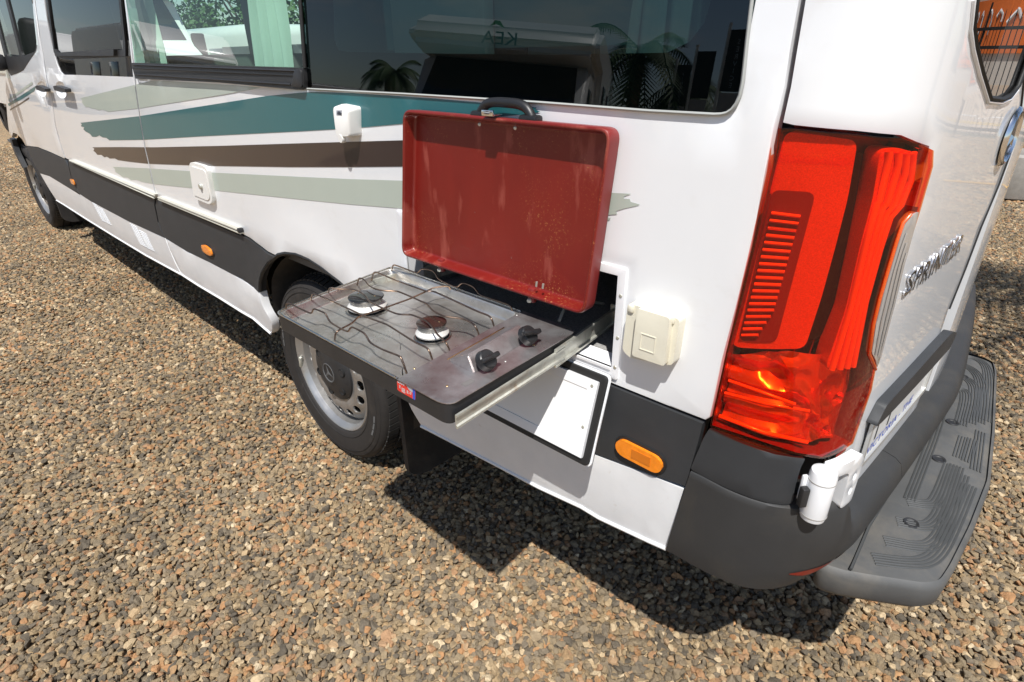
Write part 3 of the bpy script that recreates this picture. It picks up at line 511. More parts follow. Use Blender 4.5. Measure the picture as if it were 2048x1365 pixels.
# surfaces of the body
ARC_C = (.10, .40)
def prof(z):
    if z > 1.26: return (z-1.26)*.085
    if z < .55: return ((.55-z)/.145)**2*.014
    return 0.
def SIDE(x, z, off=0.):
    y = prof(z)-off
    r = math.hypot(x-ARC_C[0], (z-ARC_C[1])*1.02); y -= .010*math.exp(-((r-.43)/.035)**2) if z > .5 else 0
    return Vector((x, y, z))
_PLAN = [(1.30, 0), (1.39, 0), (1.44, .004), (1.49, .02), (1.53, .06), (1.553, .12), (1.565, .22), (1.577, .38), (1.588, .55), (1.597, .70), (1.603, .85), (1.592, 1.05), (1.55, 1.5), (1.50, 1.8), (1.40, 1.98)]
def _chain(pts):                                   # smooth the plan curve
    q = [Vector(p) for p in pts]; out = []
    for i in range(len(q)-1):
        p0, p1, p2, p3 = q[max(i-1, 0)], q[i], q[i+1], q[min(i+2, len(q)-1)]
        for k in range(6):
            t = k/6; out.append(.5*((2*p1)+(p2-p0)*t+(2*p0-5*p1+4*p2-p3)*t*t+(3*p1-p0-3*p2+p3)*t**3))
    out.append(q[-1]); return out
PL = _chain(_PLAN); PS = [0.]
for a, b in zip(PL[:-1], PL[1:]): PS.append(PS[-1]+(b-a).length)
_seg = [0.]
for a, b in zip(_PLAN[:-1], _PLAN[1:]): _seg.append(_seg[-1]+math.hypot(b[0]-a[0], b[1]-a[1]))
def plan(s):
    # s is measured along the chords; find the chord, then the smooth curve
    s = max(0, min(_seg[-1]-1e-6, s)); i = max(k for k in range(len(_seg)-1) if _seg[k] <= s)
    t = (s-_seg[i])/(_seg[i+1]-_seg[i]); j = min(i*6+t*6, len(PL)-1.001); k = int(j); f = j-k
    p = PL[k].lerp(PL[k+1], f); a = PL[max(k-1, 0)]; b = PL[min(k+2, len(PL)-1)]
    d0 = (PL[k+1]-PL[max(k-1, 0)]).normalized(); d1 = (PL[min(k+2, len(PL)-1)]-PL[k]).normalized(); d = d0.lerp(d1, f).normalized()
    return p, Vector((d.y, -d.x))
def CORNER(s, z, off=0.):
    p, n = plan(s); lean = (z-1.26)*.085 if z > 1.26 else 0
    w = max(0, 1-(s/.25)) if s < .25 else 0
    return Vector((p.x+n.x*off, p.y+n.y*off+lean*w, z))
def quad_map(c):                                   # four corners (left, right along u; near, far along v) in 3D
    A, B, C_, D_ = [Vector(q) for q in c]
    return lambda u, v: (A*(1-u)+B*u)*(1-v)+(D_*(1-u)+C_*u)*v

# ------------------------------------------------------------------ ground
def gz(x): 
    t = max(0, min(1, (-1.0-x)/3.0)); return .10*t*t*(3-2*t)
bm = bmesh.new(); xs = [-400, -60, -20, -12]+[-8+.25*i for i in range(40)]+[2.5, 4, 8, 20, 60, 400]; ys = [-400, -60, -20, -8, -3, 0, 3, 8, 11.4]
grid = [[bm.verts.new((x, y, gz(x)-.012)) for y in ys] for x in xs]
for i in range(len(xs)-1):
    for j in range(len(ys)-1): bm.faces.new((grid[i][j], grid[i+1][j], grid[i+1][j+1], grid[i][j+1]))
tag(bmobj('ground', bm, 'gravel_bed', smooth=60), kind='structure')
bm = bmesh.new(); v = [bm.verts.new(p) for p in ((-400, 11.4, .10), (400, 11.4, -.03), (400, 500, -.03), (-400, 500, .10))]; bm.faces.new(v); v2 = None
tag(bmobj('road', bm, 'asphalt_tan'), kind='structure')
def strip_on_road(name, x0, x1, y0, y1, m, zz):
    bm = bmesh.new(); rz = lambda x: .10+(x+400)/800*(-.13)+zz
    bm.faces.new([bm.verts.new(p) for p in ((x0, y0, rz(x0)), (x1, y0, rz(x1)), (x1, y1, rz(x1)), (x0, y1, rz(x0)))]); return tag(bmobj(name, bm, m), kind='structure')
strip_on_road('road_edge_line', -100, 100, 14.4, 14.55, 'road_white', .004); strip_on_road('road_centre_line', -100, 100, 12.9, 13.0, 'road_yellow', .004); strip_on_road('road_centre_line', -100, 100, 13.15, 13.25, 'road_yellow', .004)

# gravel: one scatter of loose stones
stones = bpy.data.collections.new('stone_shapes')
for k in range(12):
    rs = random.Random(100+k); bm = bmesh.new()
    sx, sy, sz = rs.uniform(.42, .62), rs.uniform(.34, .5), rs.uniform(.22, .36)
    for i in range(rs.randint(14, 20)):
        v = Vector((rs.gauss(0, 1), rs.gauss(0, 1), rs.gauss(0, 1))).normalized(); pw = rs.uniform(.82, 1.0)
        bm.verts.new((v.x*sx*pw, v.y*sy*pw, v.z*sz*pw))
    bmesh.ops.convex_hull(bm, input=bm.verts); bmesh.ops.delete(bm, geom=[v for v in bm.verts if not v.link_faces], context='VERTS')
    bmesh.ops.bevel(bm, geom=list(bm.edges), offset=.035, segments=1, affect='EDGES', clamp_overlap=True)
    me = bpy.data.meshes.new('stone'); bm.to_mesh(me); bm.free(); me.materials.append(M['gravel_stone'])
    for p in me.polygons: p.use_smooth = True
    me.set_sharp_from_angle(angle=math.radians(20))
    stones.objects.link(bpy.data.objects.new('stone', me))
pts, rot, scl, idx = [], [], [], []
rs = random.Random(3)
def scatter(x0, x1, y0, y1, cell, size, zoff, keep=None, jit=.5):
    y = y0
    while y < y1:
        x = x0
        while x < x1:
            px = x+rs.uniform(-jit, jit)*cell; py = y+rs.uniform(-jit, jit)*cell
            if keep is None or keep(px, py):
                s = size*math.exp(rs.gauss(0, .19)); big = rs.random() < .05
                if big: s *= 1.35
                pts.append((px, py, gz(px)+zoff+rs.uniform(-.003, .004))); rot.append((rs.gauss(0, .30), rs.gauss(0, .30), rs.uniform(0, 2*PI)))
                scl.append((s*rs.uniform(.85, 1.2), s*rs.uniform(.85, 1.15), s*rs.uniform(.8, 1.2))); idx.append(rs.randint(0, 11))
            x += cell
        y += cell
def edge_near(x):                                  # near limit of the gravel that can be seen, with room to step aside
    return -1.75-.12*(x if x < 0 else 0) if x > -1 else -1.75+(-1-x)*.27
scatter(-2.2, 2.6, -1.8, 1.7, .0152, .0222, -.002, lambda x, y: y > edge_near(x)-.1 and y > -1.8)
scatter(-2.2, 2.6, -1.8, 1.7, .018, .0245, -.010, lambda x, y: y > edge_near(x)-.1)
scatter(-6, -2.2, -1.6, 1.7, .0165, .0228, -.002, lambda x, y: y > edge_near(x)-.1 and y < 1.5)
scatter(-6, -2.2, -1.6, 1.7, .024, .028, -.010, lambda x, y: y > edge_near(x)-.1 and y < 1.5)
scatter(-13, -6, -.7, 2.6, .022, .028, -.003, lambda x, y: y > max(edge_near(x), -.6)-.2)
scatter(.9, 3.4, 1.7, 6., .0165, .0228, -.002, lambda x, y: x > 1.72-.16*(y-1.7)-.25)
scatter(.9, 3.4, 1.7, 6., .024, .028, -.010, lambda x, y: x > 1.72-.16*(y-1.7)-.25)
scatter(.4, 4.5, 6., 10.8, .027, .034, -.003)
me = bpy.data.meshes.new('gravel'); me.from_pydata(pts, [], [])
def attr(name, typ, data, key):
    a = me.attributes.new(name, typ, 'POINT'); flat = [c for d in data for c in d] if key == 'vector' else data; a.data.foreach_set(key, flat)
attr('turn', 'FLOAT_VECTOR', rot, 'vector'); attr('size', 'FLOAT_VECTOR', scl, 'vector'); attr('kind_index', 'INT', idx, 'value')
gravel = put('gravel', me, 'gravel_stone'); tag(gravel, kind='stuff')
ng = bpy.data.node_groups.new('scatter_stones', 'GeometryNodeTree')
ng.interface.new_socket('Geometry', in_out='INPUT', socket_type='NodeSocketGeometry'); ng.interface.new_socket('Geometry', in_out='OUTPUT', socket_type='NodeSocketGeometry')
gi, go = ng.nodes.new('NodeGroupInput'), ng.nodes.new('NodeGroupOutput'); ip = ng.nodes.new('GeometryNodeInstanceOnPoints'); ci = ng.nodes.new('GeometryNodeCollectionInfo')
ci.inputs['Collection'].default_value = stones; ci.inputs['Separate Children'].default_value = True; ci.inputs['Reset Children'].default_value = True
def named(n, t):
    x = ng.nodes.new('GeometryNodeInputNamedAttribute'); x.data_type = t; x.inputs['Name'].default_value = n; return x.outputs['Attribute']
ng.links.new(gi.outputs[0], ip.inputs['Points']); ng.links.new(ci.outputs[0], ip.inputs['Instance']); ip.inputs['Pick Instance'].default_value = True
ng.links.new(named('kind_index', 'INT'), ip.inputs['Instance Index']); ng.links.new(named('turn', 'FLOAT_VECTOR'), ip.inputs['Rotation']); ng.links.new(named('size', 'FLOAT_VECTOR'), ip.inputs['Scale'])
ng.links.new(ip.outputs[0], go.inputs[0]); mod = gravel.modifiers.new('scatter', 'NODES'); mod.node_group = ng

# ------------------------------------------------------------------ the campervan
van = thing('campervan', 'white high-roofed campervan with green and brown side stripes, parked on gravel, its side locker open', 'campervan', (0, 0, 0))
W, T = 'white_paint', .03
ztop = 2.25
gr_ = D['gap_rear']; gf = D['gap_front']
gr_top = (gr_[0][0]+.06, ztop); gf_top = (gf[0][0]+.10, ztop)
arch_back = [(.30, .752), (.36, .725), (.42, .683), (.465, .632), (.495, .575), (.508, .517)]
# rear side panel
hole_win = [(-.945, ztop-.2), (-.985, 1.46), (-1.0, 1.38), (D['trough'][5][0]+.012, D['trough'][5][1]+.004)]+[(p[0], p[1]-.001) for p in D['trough'][4:2:-1]]+[(p[0], p[1]) for p in D['glass_rear'][2:]]+[(1.335, 1.6), (1.31, ztop-.2)]
hatch = [(.588, .812), (1.188, .812), (1.188, 1.004), (.588, 1.004)]
outer = [(p[0], p[1]) for p in gr_[::-1]]
panel = [(-1.158, .788)]+D['clad_top_rear'][1:]+[(p[0], p[1]) for p in D['arch_rear'][5:]]+arch_back[:2]+[(.42, .77), (.45, .786)]+[(1.3715, .787), (1.382, .80), (1.388, .927), (1.398, 1.093), (1.4, 1.252)]+[(p[0]-.002, p[1]) for p in D['pillar_gap'][::-1][1:]]+[(1.39, ztop), gr_top]+gr_
rear_side = sheet('side_panel', panel, W, van, SIDE, holes=[hole_win, rounded(hatch, .012)], thick=T, grid=.07, ins=.0015, bev=.003)
# sliding door
door = [(p[0], p[1]) for p in gf[::-1]]
sd = [(-2.60, .812)]+[(-1.20, .789)]+[(p[0]-.006, p[1]) for p in gr_[::-1]]+[(gr_top[0]-.006, ztop), (gf_top[0]+.004, ztop)]+[(p[0]+.004, p[1]) for p in gf]
ws = [p for p in D['win_slide']]; ws_top = [(-.95, ztop-.2), (-2.16, ztop-.2)]
wsh = [(ws[0][0]-.02, ztop-.2)]+ws[0:8]+[(ws[8][0]-.012, ws[8][1]), (ws[9][0]-.012, ws[9][1]), (ws[10][0]-.012, ws[10][1]), (-.95, ztop-.2)]
sdoor = sheet('sliding_door', sd, W, van, SIDE, holes=[wsh, rounded(D['cup_b'], .02)], thick=T, grid=.09, ins=.0015, bev=.003)
# front door and wing
af = D['arch_front']
fd = [(-2.712, .815), (-2.70, .83)]+[(p[0]-.006, p[1]) for p in gf[::-1]]+[(gf_top[0]-.006, ztop), (-3.42, ztop), (-3.44, 1.40), (-3.56, 1.285), (-3.93, 1.095), (-4.20, .93), (-4.32, .84), (-4.275, .812)]+af[1:5]+[(-3.815, .792)]+D['clad_top_front'][2:5]
fwin = [p for p in D['win_front']]; fwh = [(-3.44, ztop-.2), (-2.27, ztop-.2)]+fwin[1:]
fdoor = sheet('front_door', fd, W, van, SIDE, holes=[fwh, rounded(D['cup_a'], .02)], thick=T, grid=.11, ins=.0015, bev=.003)
# grey cladding band
zc = .003
sheet('cladding', [(-1.153, .7855), (-.3765, .7795)]+[(p[0], p[1]-.003) for p in D['clad_top_rear'][1:]]+[(p[0]-.004, p[1]) for p in D['arch_rear'][::-1] if p[0] < -.1]+D['clad_bot_rear'][::-1]+[(p[0]+.006, p[1]) for p in D['gap_rear_clad'][::-1]][1:], 'grey_cladding', van, SIDE, off=zc, thick=T, grid=.06, ins=.001, bev=.004)
sheet('cladding', [(-2.64, .8095), (-2.595, .803), (-1.212, .783)]+[(p[0]-.006, p[1]) for p in D['gap_rear_clad'][1:]]+D['clad_bot'][::-1][:4]+[(-2.63, .6075), (-2.70, .70)], 'grey_cladding', van, SIDE, off=zc, thick=T, grid=.08, ins=.001, bev=.004)
sheet('cladding', [(-2.65, .8125)]+[(p[0], p[1]-.003) for p in D['clad_top_front'][::-1]]+[(p[0]+.004, p[1]) for p in af[4:]]+[D['clad_bot'][1], (-2.64, .6075), (-2.708, .70)], 'grey_cladding', van, SIDE, off=zc, thick=T, grid=.08, ins=.001, bev=.004)
rearclad = [(.45, .7825), (1.3695, .7835)]+D['clad_rear_right'][1:]+D['clad_rear_bot'][1:2]+[(1.16, .6135), (.52, .604)]+arch_back[::-1][1:4]
sheet('cladding', rearclad, 'grey_cladding', van, SIDE, off=zc, thick=T, grid=.06, ins=.001, bev=.004)
# white sill panels
sr = D['sill_arch_end']
sheet('sill_panel', [(-1.2245, .606)]+D['clad_bot_rear'][1:]+sr[1:]+D['sill_bot_rear'][::-1]+[(p[0]+.004, p[1]) for p in D['gap_rear_sill'][1:2]], 'white_sill', van, SIDE, off=.002, thick=T, grid=.05, ins=.001, bev=.006)
sheet('sill_panel', D['clad_bot'][:5]+[(-1.231, .606)]+[(p[0]-.004, p[1]) for p in D['gap_rear_sill'][1:]]+D['sill_bot'][::-1][1:], 'white_sill', van, SIDE, off=.002, thick=T, grid=.06, ins=.001, bev=.006)
ab = D['arch_rear_back']
sheet('sill_panel', [(.512, .603)]+[(1.16, .611)]+[(p[0], p[1]-.002) for p in D['clad_rear_bot'][::-1][1:]]+D['sill_rear_right']+D['sill_rear_bot'][::-1]+ab[::-1][1:], 'white_sill', van, SIDE, off=.002, thick=T, grid=.05, ins=.001, bev=.006)
# sill lower lip, a bright rolled edge
for run in ([SIDE(x, z, .003) for x, z in D['sill_bot']], [SIDE(x, z, .003) for x, z in D['sill_bot_rear']], [SIDE(x, z, .003) for x, z in D['sill_rear_bot']]):
    tubeobj('sill_lip', run, .0042, 'white_sill', van, 8)
# louvres
for vq in (D['vent1'], D['vent2']):
    bm = bmesh.new(); A, B, C_, E_ = [Vector(p) for p in vq]
    for r in range(11):
        for c in range(2):
            t = (r+.5)/11; l = A.lerp(E_, t); rr = B.lerp(C_, t); a = l.lerp(rr, .04+.5*c); b = l.lerp(rr, .46+.5*c)
            if r == 0 and c == 1: continue
            tube(bm, [SIDE(a.x, a.y, .0022), SIDE(b.x, b.y, .0022)], .0021, 5)
    o = bmobj('vent_louvre', bm, 'white_sill', van, 60); o['kind'] = 'stuff'
# vinyl stripes, laid 0.6 mm proud of each panel
def left_of(p, x): return [q for q in p]
def clip_poly(p, keep):                            # keep(u, v) < 0 is outside; cut a polygon by a signed function
    out = []
    for a, b in zip(p, p[1:]+p[:1]):
        ka, kb = keep(*a), keep(*b)
        if ka >= 0: out.append(a)
        if ka*kb < 0: t = ka/(ka-kb); out.append((a[0]+(b[0]-a[0])*t, a[1]+(b[1]-a[1])*t))
    return out
def gapx(z):
    g = gr_
    for a, b in zip(g[:-1], g[1:]):
        if b[1] <= z <= a[1]: return a[0]+(b[0]-a[0])*(z-a[1])/(b[1]-a[1])
    return g[-1][0]
for nm, mm in (('stripe_a', 'pale_green_vinyl'), ('stripe_b', 'teal_vinyl'), ('stripe_c', 'brown_vinyl'), ('stripe_d', 'pale_green_vinyl'), ('stripe_d2', 'pale_green_vinyl')):
    for side_, par in ((1, rear_side), (-1, sdoor)):
        P_ = densify(D[nm], .05); P_ = clip_poly(P_, lambda x, z: side_*(x-gapx(z))-(.004 if side_ > 0 else .009))
        if len(P_) > 3: sheet('vinyl_stripe', P_, mm, par, SIDE, off=.0009, thick=0, grid=.07)
for nm, mm in (('mini_pale', 'pale_green_vinyl'), ('mini_teal', 'teal_vinyl'), ('mini_dark', 'brown_vinyl')): sheet('vinyl_stripe', D[nm], mm, fdoor, SIDE, off=.0009, thick=0, grid=.1)
# rail of the sliding door
for nm in ('rail1', 'rail2'):
    q = D[nm]; par = van
    for off, ins_, th in ((.010, 0., .012), (.013, .006, .004)):
        sheet('door_rail', q if ins_ == 0 else [(q[0][0], q[0][1]-.012), (q[1][0], q[1][1]-.012), (q[2][0], q[2][1]+.006), (q[3][0], q[3][1]+.005)] if False else q, 'cream_rail', par, SIDE, off=off if ins_ == 0 else .0101, thick=th, grid=.1, bev=.002) if ins_ == 0 else None
    a, b = Vector(q[0]), Vector(q[1]); c, d = Vector(q[2]), Vector(q[3]) if len(q) > 3 else Vector(q[3])
    top = [SIDE(p.x, p.y-.004, .014) for p in (a, b)]; bot = [SIDE(p.x, p.y+.002, .013) for p in (d, c)]
    tubeobj('rail_lip', top, .0042, 'cream_rail', par, 6); tubeobj('rail_lip', bot, .0036, 'cream_rail', par, 6)
e = SIDE(*D['rail2'][2], .008); boxobj('rail_end_stop', (e.x-.004, e.y-.002, e.z+.012), (.014, .018, .016), 'black_plastic', van, bev=.003)
# door handles
for cup, bar, par in (('cup_a', 'bar_a', fdoor), ('cup_b', 'bar_b', sdoor)):
    cp = rounded(D[cup], .02); cc = sum((Vector(p) for p in cp), Vector((0, 0)))/len(cp); rc = max((Vector(p)-cc).length for p in cp)
    def DISH(u, v, off=0., cp=cp): d = min(1, seg_d(u, v, cp)/.022) if inside(u, v, cp) else 0; return SIDE(u, v, off-.020*(1-(1-d)**2))
    sheet('handle_cup', cp, 'white_paint', par, DISH, off=.0, thick=0, grid=.014)
    sheet('door_handle', rounded(D[bar], .01), 'grey_cladding', par, SIDE, off=.035, thick=.026, grid=.05, bev=.008)
# glazing -------------------------------------------------------------
GZ = .004
sheet('door_glass', inset(wsh, -.002), 'glass_grey', sdoor, SIDE, off=-GZ, thick=.004, grid=.15, bev=0)
sp = D['slide_pane']; bm = bmesh.new()
fr = [(-2.13, ztop-.25)]+sp[0:5]+[(-1.11, 1.366), (-1.09, 1.40), (-1.03, 1.6), (-1.0, ztop-.25)]
sheet('window_frame', inset(fr, -.018), 'black_plastic', sdoor, SIDE, holes=[inset(fr, .006)], off=.003, thick=.010, grid=.12, bev=.003)
sheet('window_rail', rounded([(p[0], p[1]) for p in D['slide_bar']], .006), 'black_plastic', sdoor, SIDE, off=.016, thick=.016, grid=.1, bev=.003)
sheet('door_glass', inset(fwh, -.002), 'glass_cab', fdoor, SIDE, off=-GZ, thick=.004, grid=.2, bev=0)
sheet('window_frame', inset(fwh, -.001), 'black_plastic', fdoor, SIDE, holes=[rounded([(-2.60, 1.38), (-2.46, 1.45), (-2.40, 1.60), (-2.32, ztop-.23), (-2.95, ztop-.23), (-2.95, 1.36)], .03), rounded([(-3.02, 1.36), (-3.02, ztop-.23), (-3.36, ztop-.23), (-3.38, 1.36)], .03)], off=.002, thick=.008, grid=.12, bev=.002)
pc = D['pane_clear']; tr = D['trough']
clear = [(-.945, ztop-.2), (-.983, 1.46), (-.996, 1.38), (-1.012, 1.322), (.2455, 1.3145), (.2505, 1.45), (.26, ztop-.2)]
sheet('clear_pane', clear, 'glass_green', rear_side, SIDE, off=.002, thick=.004, grid=.12, bev=0)
sheet('window_trough', inset(rounded([tr[0], tr[1], tr[2], tr[3], tr[4], tr[5]], [.003, .003, .03, .03, .002, .006]), -.001), 'black_plastic', rear_side, SIDE, off=.011, thick=.02, grid=.06, bev=.003)
ta, tb, tcn, td = Vector(tr[0]), Vector(tr[1]), Vector(tr[3]), Vector(tr[5])
tubeobj('trough_ridge', [SIDE(ta.x+.03, ta.y-.006, .012), SIDE(tb.x-.02, tb.y-.006, .012)], .003, 'black_plastic', rear_side, 6)
tubeobj('trough_ridge', [SIDE(td.x+.02, td.y+.014, .012), SIDE(tcn.x-.01, tcn.y+.010, .012)], .003, 'black_plastic', rear_side, 6)
tubeobj('trough_ridge', [SIDE(ta.x+.03, ta.y-.017, .0185), SIDE(tb.x-.02, tb.y-.017, .0112)], .0020, 'black_seal', rear_side, 6)
sheet('trough_end_cap', rounded([(tb.x-.035, tb.y-.002), (tb.x-.004, tb.y-.002), (tr[2][0]-.004, tr[2][1]+.004), (tcn.x-.006, tcn.y+.006)], .01), 'black_plastic', rear_side, SIDE, off=.015, thick=.008, grid=.05, bev=.003)
big = [(p[0], p[1]+.0015) for p in D['glass_rear'][1:-1]]+[(1.347, 1.458), (1.335, 1.6), (1.31, ztop-.2), (.266, ztop-.2)]
rg = sheet('rear_quarter_glass', big, 'glass_dark', rear_side, SIDE, off=.001, thick=.004, grid=.12, bev=0)
tubeobj('pane_divider', [SIDE(.249, 1.315, .006), SIDE(.2535, 1.45, .006), SIDE(.263, ztop-.2, .006)], .005, 'black_seal', rear_side, 6)
tubeobj('window_trim', [SIDE(p[0], p[1], .003) for p in D['glass_rear'][2:]]+[SIDE(1.335, 1.6, .003)], .0026, 'trim_light', rear_side, 6)
fo = [(p[0], p[1]) for p in D['frit_open']]; fo2 = [(.372, ztop-.26)]+fo+[(1.27, ztop-.26)]
sheet('frit_band', inset(big, -.004), 'frit_black', rear_side, SIDE, holes=[fo2], off=-.006, thick=.001, grid=.12, bev=0)
# interior ------------------------------------------------------------
cab = thing('van_interior', '', '') if False else None
boxobj('cabin_floor', (-1.8, 1.0, .74), (6.2, 1.9, .02), 'cabinet_grey', van)
boxobj('roof', (-1.7, 1.0, 2.40), (6.4, 1.75, .05), 'white_paint', van)
fw = bmesh.new(); box(fw, (-1.1, 1.97, 1.02), (4.9, .03, .56)); box(fw, (-1.1, 1.97, 2.15), (4.9, .03, .5)); box(fw, (.9, 1.97, 1.6), (.9, .03, .7)); box(fw, (-3.0, 1.97, 1.6), (.25, .03, .7)); box(fw, (-.9, 1.97, 1.6), (.25, .03, .7))
box(fw, (-3.85, 1.97, 1.7), (.75, .03, 1.0)); o = bmobj('far_wall', fw, 'cabinet_grey', van); o['kind'] = 'stuff'
boxobj('far_blind', (-2.0, 1.975, 1.6), (1.9, .006, .65), 'blind', van); boxobj('far_blind', (-.2, 1.975, 1.6), (1.2, .006, .65), 'blind', van)
boxobj('bench', (-2.3, .62, 1.02), (2.9, .5, .66), 'cabinet_grey', van, bev=.02)
boxobj('cupboard', (1.0, 1.5, 1.3), (.8, .7, 1.1), 'cabinet_grey', van, bev=.01)
boxobj('blind', (.75, .16, 1.78), (.74, .012, .86), 'blind', van); boxobj('blind_cassette', (.62, .12, 1.50), (.30, .03, .55), 'curtain', van, bev=.006)
boxobj('bulkhead', (1.27, .95, 1.55), (.02, 1.7, 1.5), 'curtain', van)
def curtain(x0, x1, y, z0, z1, waves, amp, lean=0.):
    bm = bmesh.new(); n = waves*10; rows = 8; g = []
    for j in range(rows+1):
        t = j/rows; pinch = 1-.35*math.sin(PI*t)**2 if lean else 1
        g.append([bm.verts.new((x0+(x1-x0)*(.5+(i/n-.5)*pinch)+lean*t, y+amp*math.sin(2*PI*waves*i/n+.6*math.sin(3*t)), z0+(z1-z0)*t)) for i in range(n+1)])
    for j in range(rows):
        for i in range(n): bm.faces.new((g[j][i], g[j][i+1], g[j+1][i+1], g[j+1][i]))
    return bmobj('curtain', bm, 'curtain', van, 80)
boxobj('seat_back', (-4.05, .5, 1.35), (.5, .6, 1.0), 'cabinet_grey', van, bev=.06)
curtain(-.27, -.03, .12, 1.31, 2.1, 4, .022, .09); curtain(-1.24, -1.02, .12, 1.29, 2.1, 4, .02, .04); curtain(1.08, 1.24, .13, 1.30, 2.1, 3, .015, .02)
# wheel arches, floor pan
def arch_strip(name, pts, y0, y1):
    bm = bmesh.new(); a = [bm.verts.new((x, y0, z)) for x, z in pts]; b = [bm.verts.new((x, y1, z)) for x, z in pts]
    for i in range(len(pts)-1): bm.faces.new((a[i], b[i], b[i+1], a[i+1]))
    bm.faces.new(b); return bmobj(name, bm, 'wheel_well', van, 60)
ar = [(p[0]-.002, p[1]) for p in D['arch_rear'][:1]]
full = [(-.335, .42), (-.296, .585)]+D['arch_rear'][1:]+arch_back+[(.512, .436), (.50, .344)]
arch_strip('wheel_arch_liner', [(.08+(x-.08)*.985+.0, .40+(z-.40)*.985) for x, z in full], .032, .50)
tubeobj('arch_lip', [Vector((x, SIDE(x, z, 0).y+.004, z)) for x, z in D['arch_rear']+arch_back], .007, 'black_seal', van, 6)
fa = [(-4.30, .60), (-4.395, .70), (-4.385, .77), (-4.33, .805)]+[(x, z) for x, z in af]+[(-3.60, .52), (-3.56, .42)]
arch_strip('wheel_arch_liner', [(-4.2+(x+4.2)*.985, .45+(z-.45)*.985) for x, z in fa], .034, .50)
bm = bmesh.new(); box(bm, (-2.1, 1.05, .50), (2.9, 1.75, .14)); box(bm, (.93, 1.05, .52), (.8, 1.75, .10)); box(bm, (-.1, 1.22, .58), (1.2, 1.3, .2)); box(bm, (-4.3, 1.25, .6), (1.6, 1.3, .3)); box(bm, (1.345, .07, .57), (.07, .03, .2)); o = bmobj('floor_pan_and_light_block', bm, 'dark_void', van); o['kind'] = 'stuff'  # last small box, behind the bumper seam, is added to stop sunlight leaking through
bm = bmesh.new(); tube(bm, [(-.0, .25, .35), (0, 1.75, .35)], .05, 12); box(bm, (-2.4, .45, .42), (2.2, .1, .1)); box(bm, (.6, .6, .36), (.5, .25, .16)); o = bmobj('axle', bm, 'dark_void', van); o['kind'] = 'stuff'
boxobj('far_side', (-1.7, 1.985, 1.0), (6.3, .02, .85), 'white_paint', van)
sheet('wing_edge', [(-4.381, .803), (-4.422, .733), (-4.403, .663), (-4.326, .584), (-4.26, .592), (-4.325, .672), (-4.345, .745), (-4.32, .795)], 'grey_cladding', van, SIDE, off=0, thick=.03, grid=.05, bev=.004)
# side markers
for nm in ('amber_rear', 'amber_mid', 'amber_front'):
    p = D[nm] if nm != 'amber_rear' else [(1.2295-.0195*math.cos(t), .6655+.0185*math.sin(t)) for t in [-PI/2+PI*i/8 for i in range(9)]]+[(1.2905+.0195*math.cos(t), .6635+.0185*math.sin(t)) for t in [PI/2-PI*i/8 for i in range(9)]]; rr = .02 if nm != 'amber_rear' else .001
    o = sheet('side_marker', rounded(p, rr), 'amber', van, SIDE, off=.012, thick=.012, grid=.02, bev=.004)
    sheet('marker_bezel', rounded(inset(p, -.005), rr), 'black_seal', o, SIDE, off=.006, thick=.004, grid=.05, bev=.001)
    c = sum((Vector(q) for q in p), Vector((0, 0)))/len(p); A_ = Vector(p[0]); ax = Vector((1, 0)) if nm == 'amber_rear' else Vector((.9, -.2)).normalized(); nrm = Vector((-ax.y, ax.x))
    if nm == 'amber_rear':
        L_ = .020; q = [c+ax*sx*L_+ax*.006+nrm*sy*.010 for sx, sy in ((-1, -1), (1, -1), (1, 1), (-1, 1))]; sheet('marker_prism', [(v.x, v.y) for v in q], 'amber_core', o, SIDE, off=.0128, thick=.001, grid=.05, bev=0)
# water filler hatch
wh = sheet('water_hatch', rounded(D['water_hatch'], .018), 'white_plastic', van, SIDE, off=.015, thick=.015, grid=.05, bev=.004)
sheet('hatch_lid', rounded(inset(D['water_hatch'], .014), .016), 'white_plastic', wh, SIDE, off=.0175, thick=.003, grid=.05, bev=.002)
q = SIDE(*D['water_lock'][0], .0175); latheobj('lock', [(0, .008), (.009, .007), (.012, .003), (.012, 0)], Matrix.Translation(q) @ Matrix.Rotation(PI/2, 4, 'X'), 'zinc', wh, 20)
# outside power point
sf = D['socket_front']
fs = [(sf[0][0]+.002, sf[0][1]), (sf[1][0], sf[1][1]), (sf[2][0], sf[2][1]), (sf[3][0], sf[3][1]), (sf[4][0]+.012, sf[4][1]+.004)]
sk = bmesh.new(); fr_ = rounded(fs, [.012, .012, .008, .008, .012]) ; fr_ = ccw(fr_); cen = Vector((sum(p[0] for p in fr_)/len(fr_), sum(p[1] for p in fr_)/len(fr_)))
lay = []
for off, k in ((.031, .92), (.0295, .97), (.026, 1.0), (.010, 1.05), (-.002, 1.05)): lay.append([sk.verts.new(SIDE(cen.x+(p[0]-cen.x)*k+(.0 if off > .02 else .003), cen.y+(p[1]-cen.y)*k+(.002 if off < .02 else 0), off)) for p in fr_])
sk.faces.new(lay[0])
for a, b in zip(lay[:-1], lay[1:]):
    for i in range(len(a)): j = (i+1) % len(a); sk.faces.new((a[j], a[i], b[i], b[j]))
bmesh.ops.recalc_face_normals(sk, faces=sk.faces); pw = bmobj('power_point', sk, 'white_plastic', van, 40)
c = SIDE((sf[3][0]+sf[2][0])/2-.012, sf[3][1]-.002, .028); latheobj('lift_tab', [(0, .004), (.009, .004), (.010, .001), (.010, -.006)], Matrix.Translation(c) @ Matrix.Rotation(PI/2, 4, 'X'), 'white_plastic', pw, 20)
sheet('label', D['socket_label'], 'label_grey', pw, SIDE, off=.0316, thick=.0004, grid=.1, bev=0)
a = D['socket_label']; bm = bmesh.new()
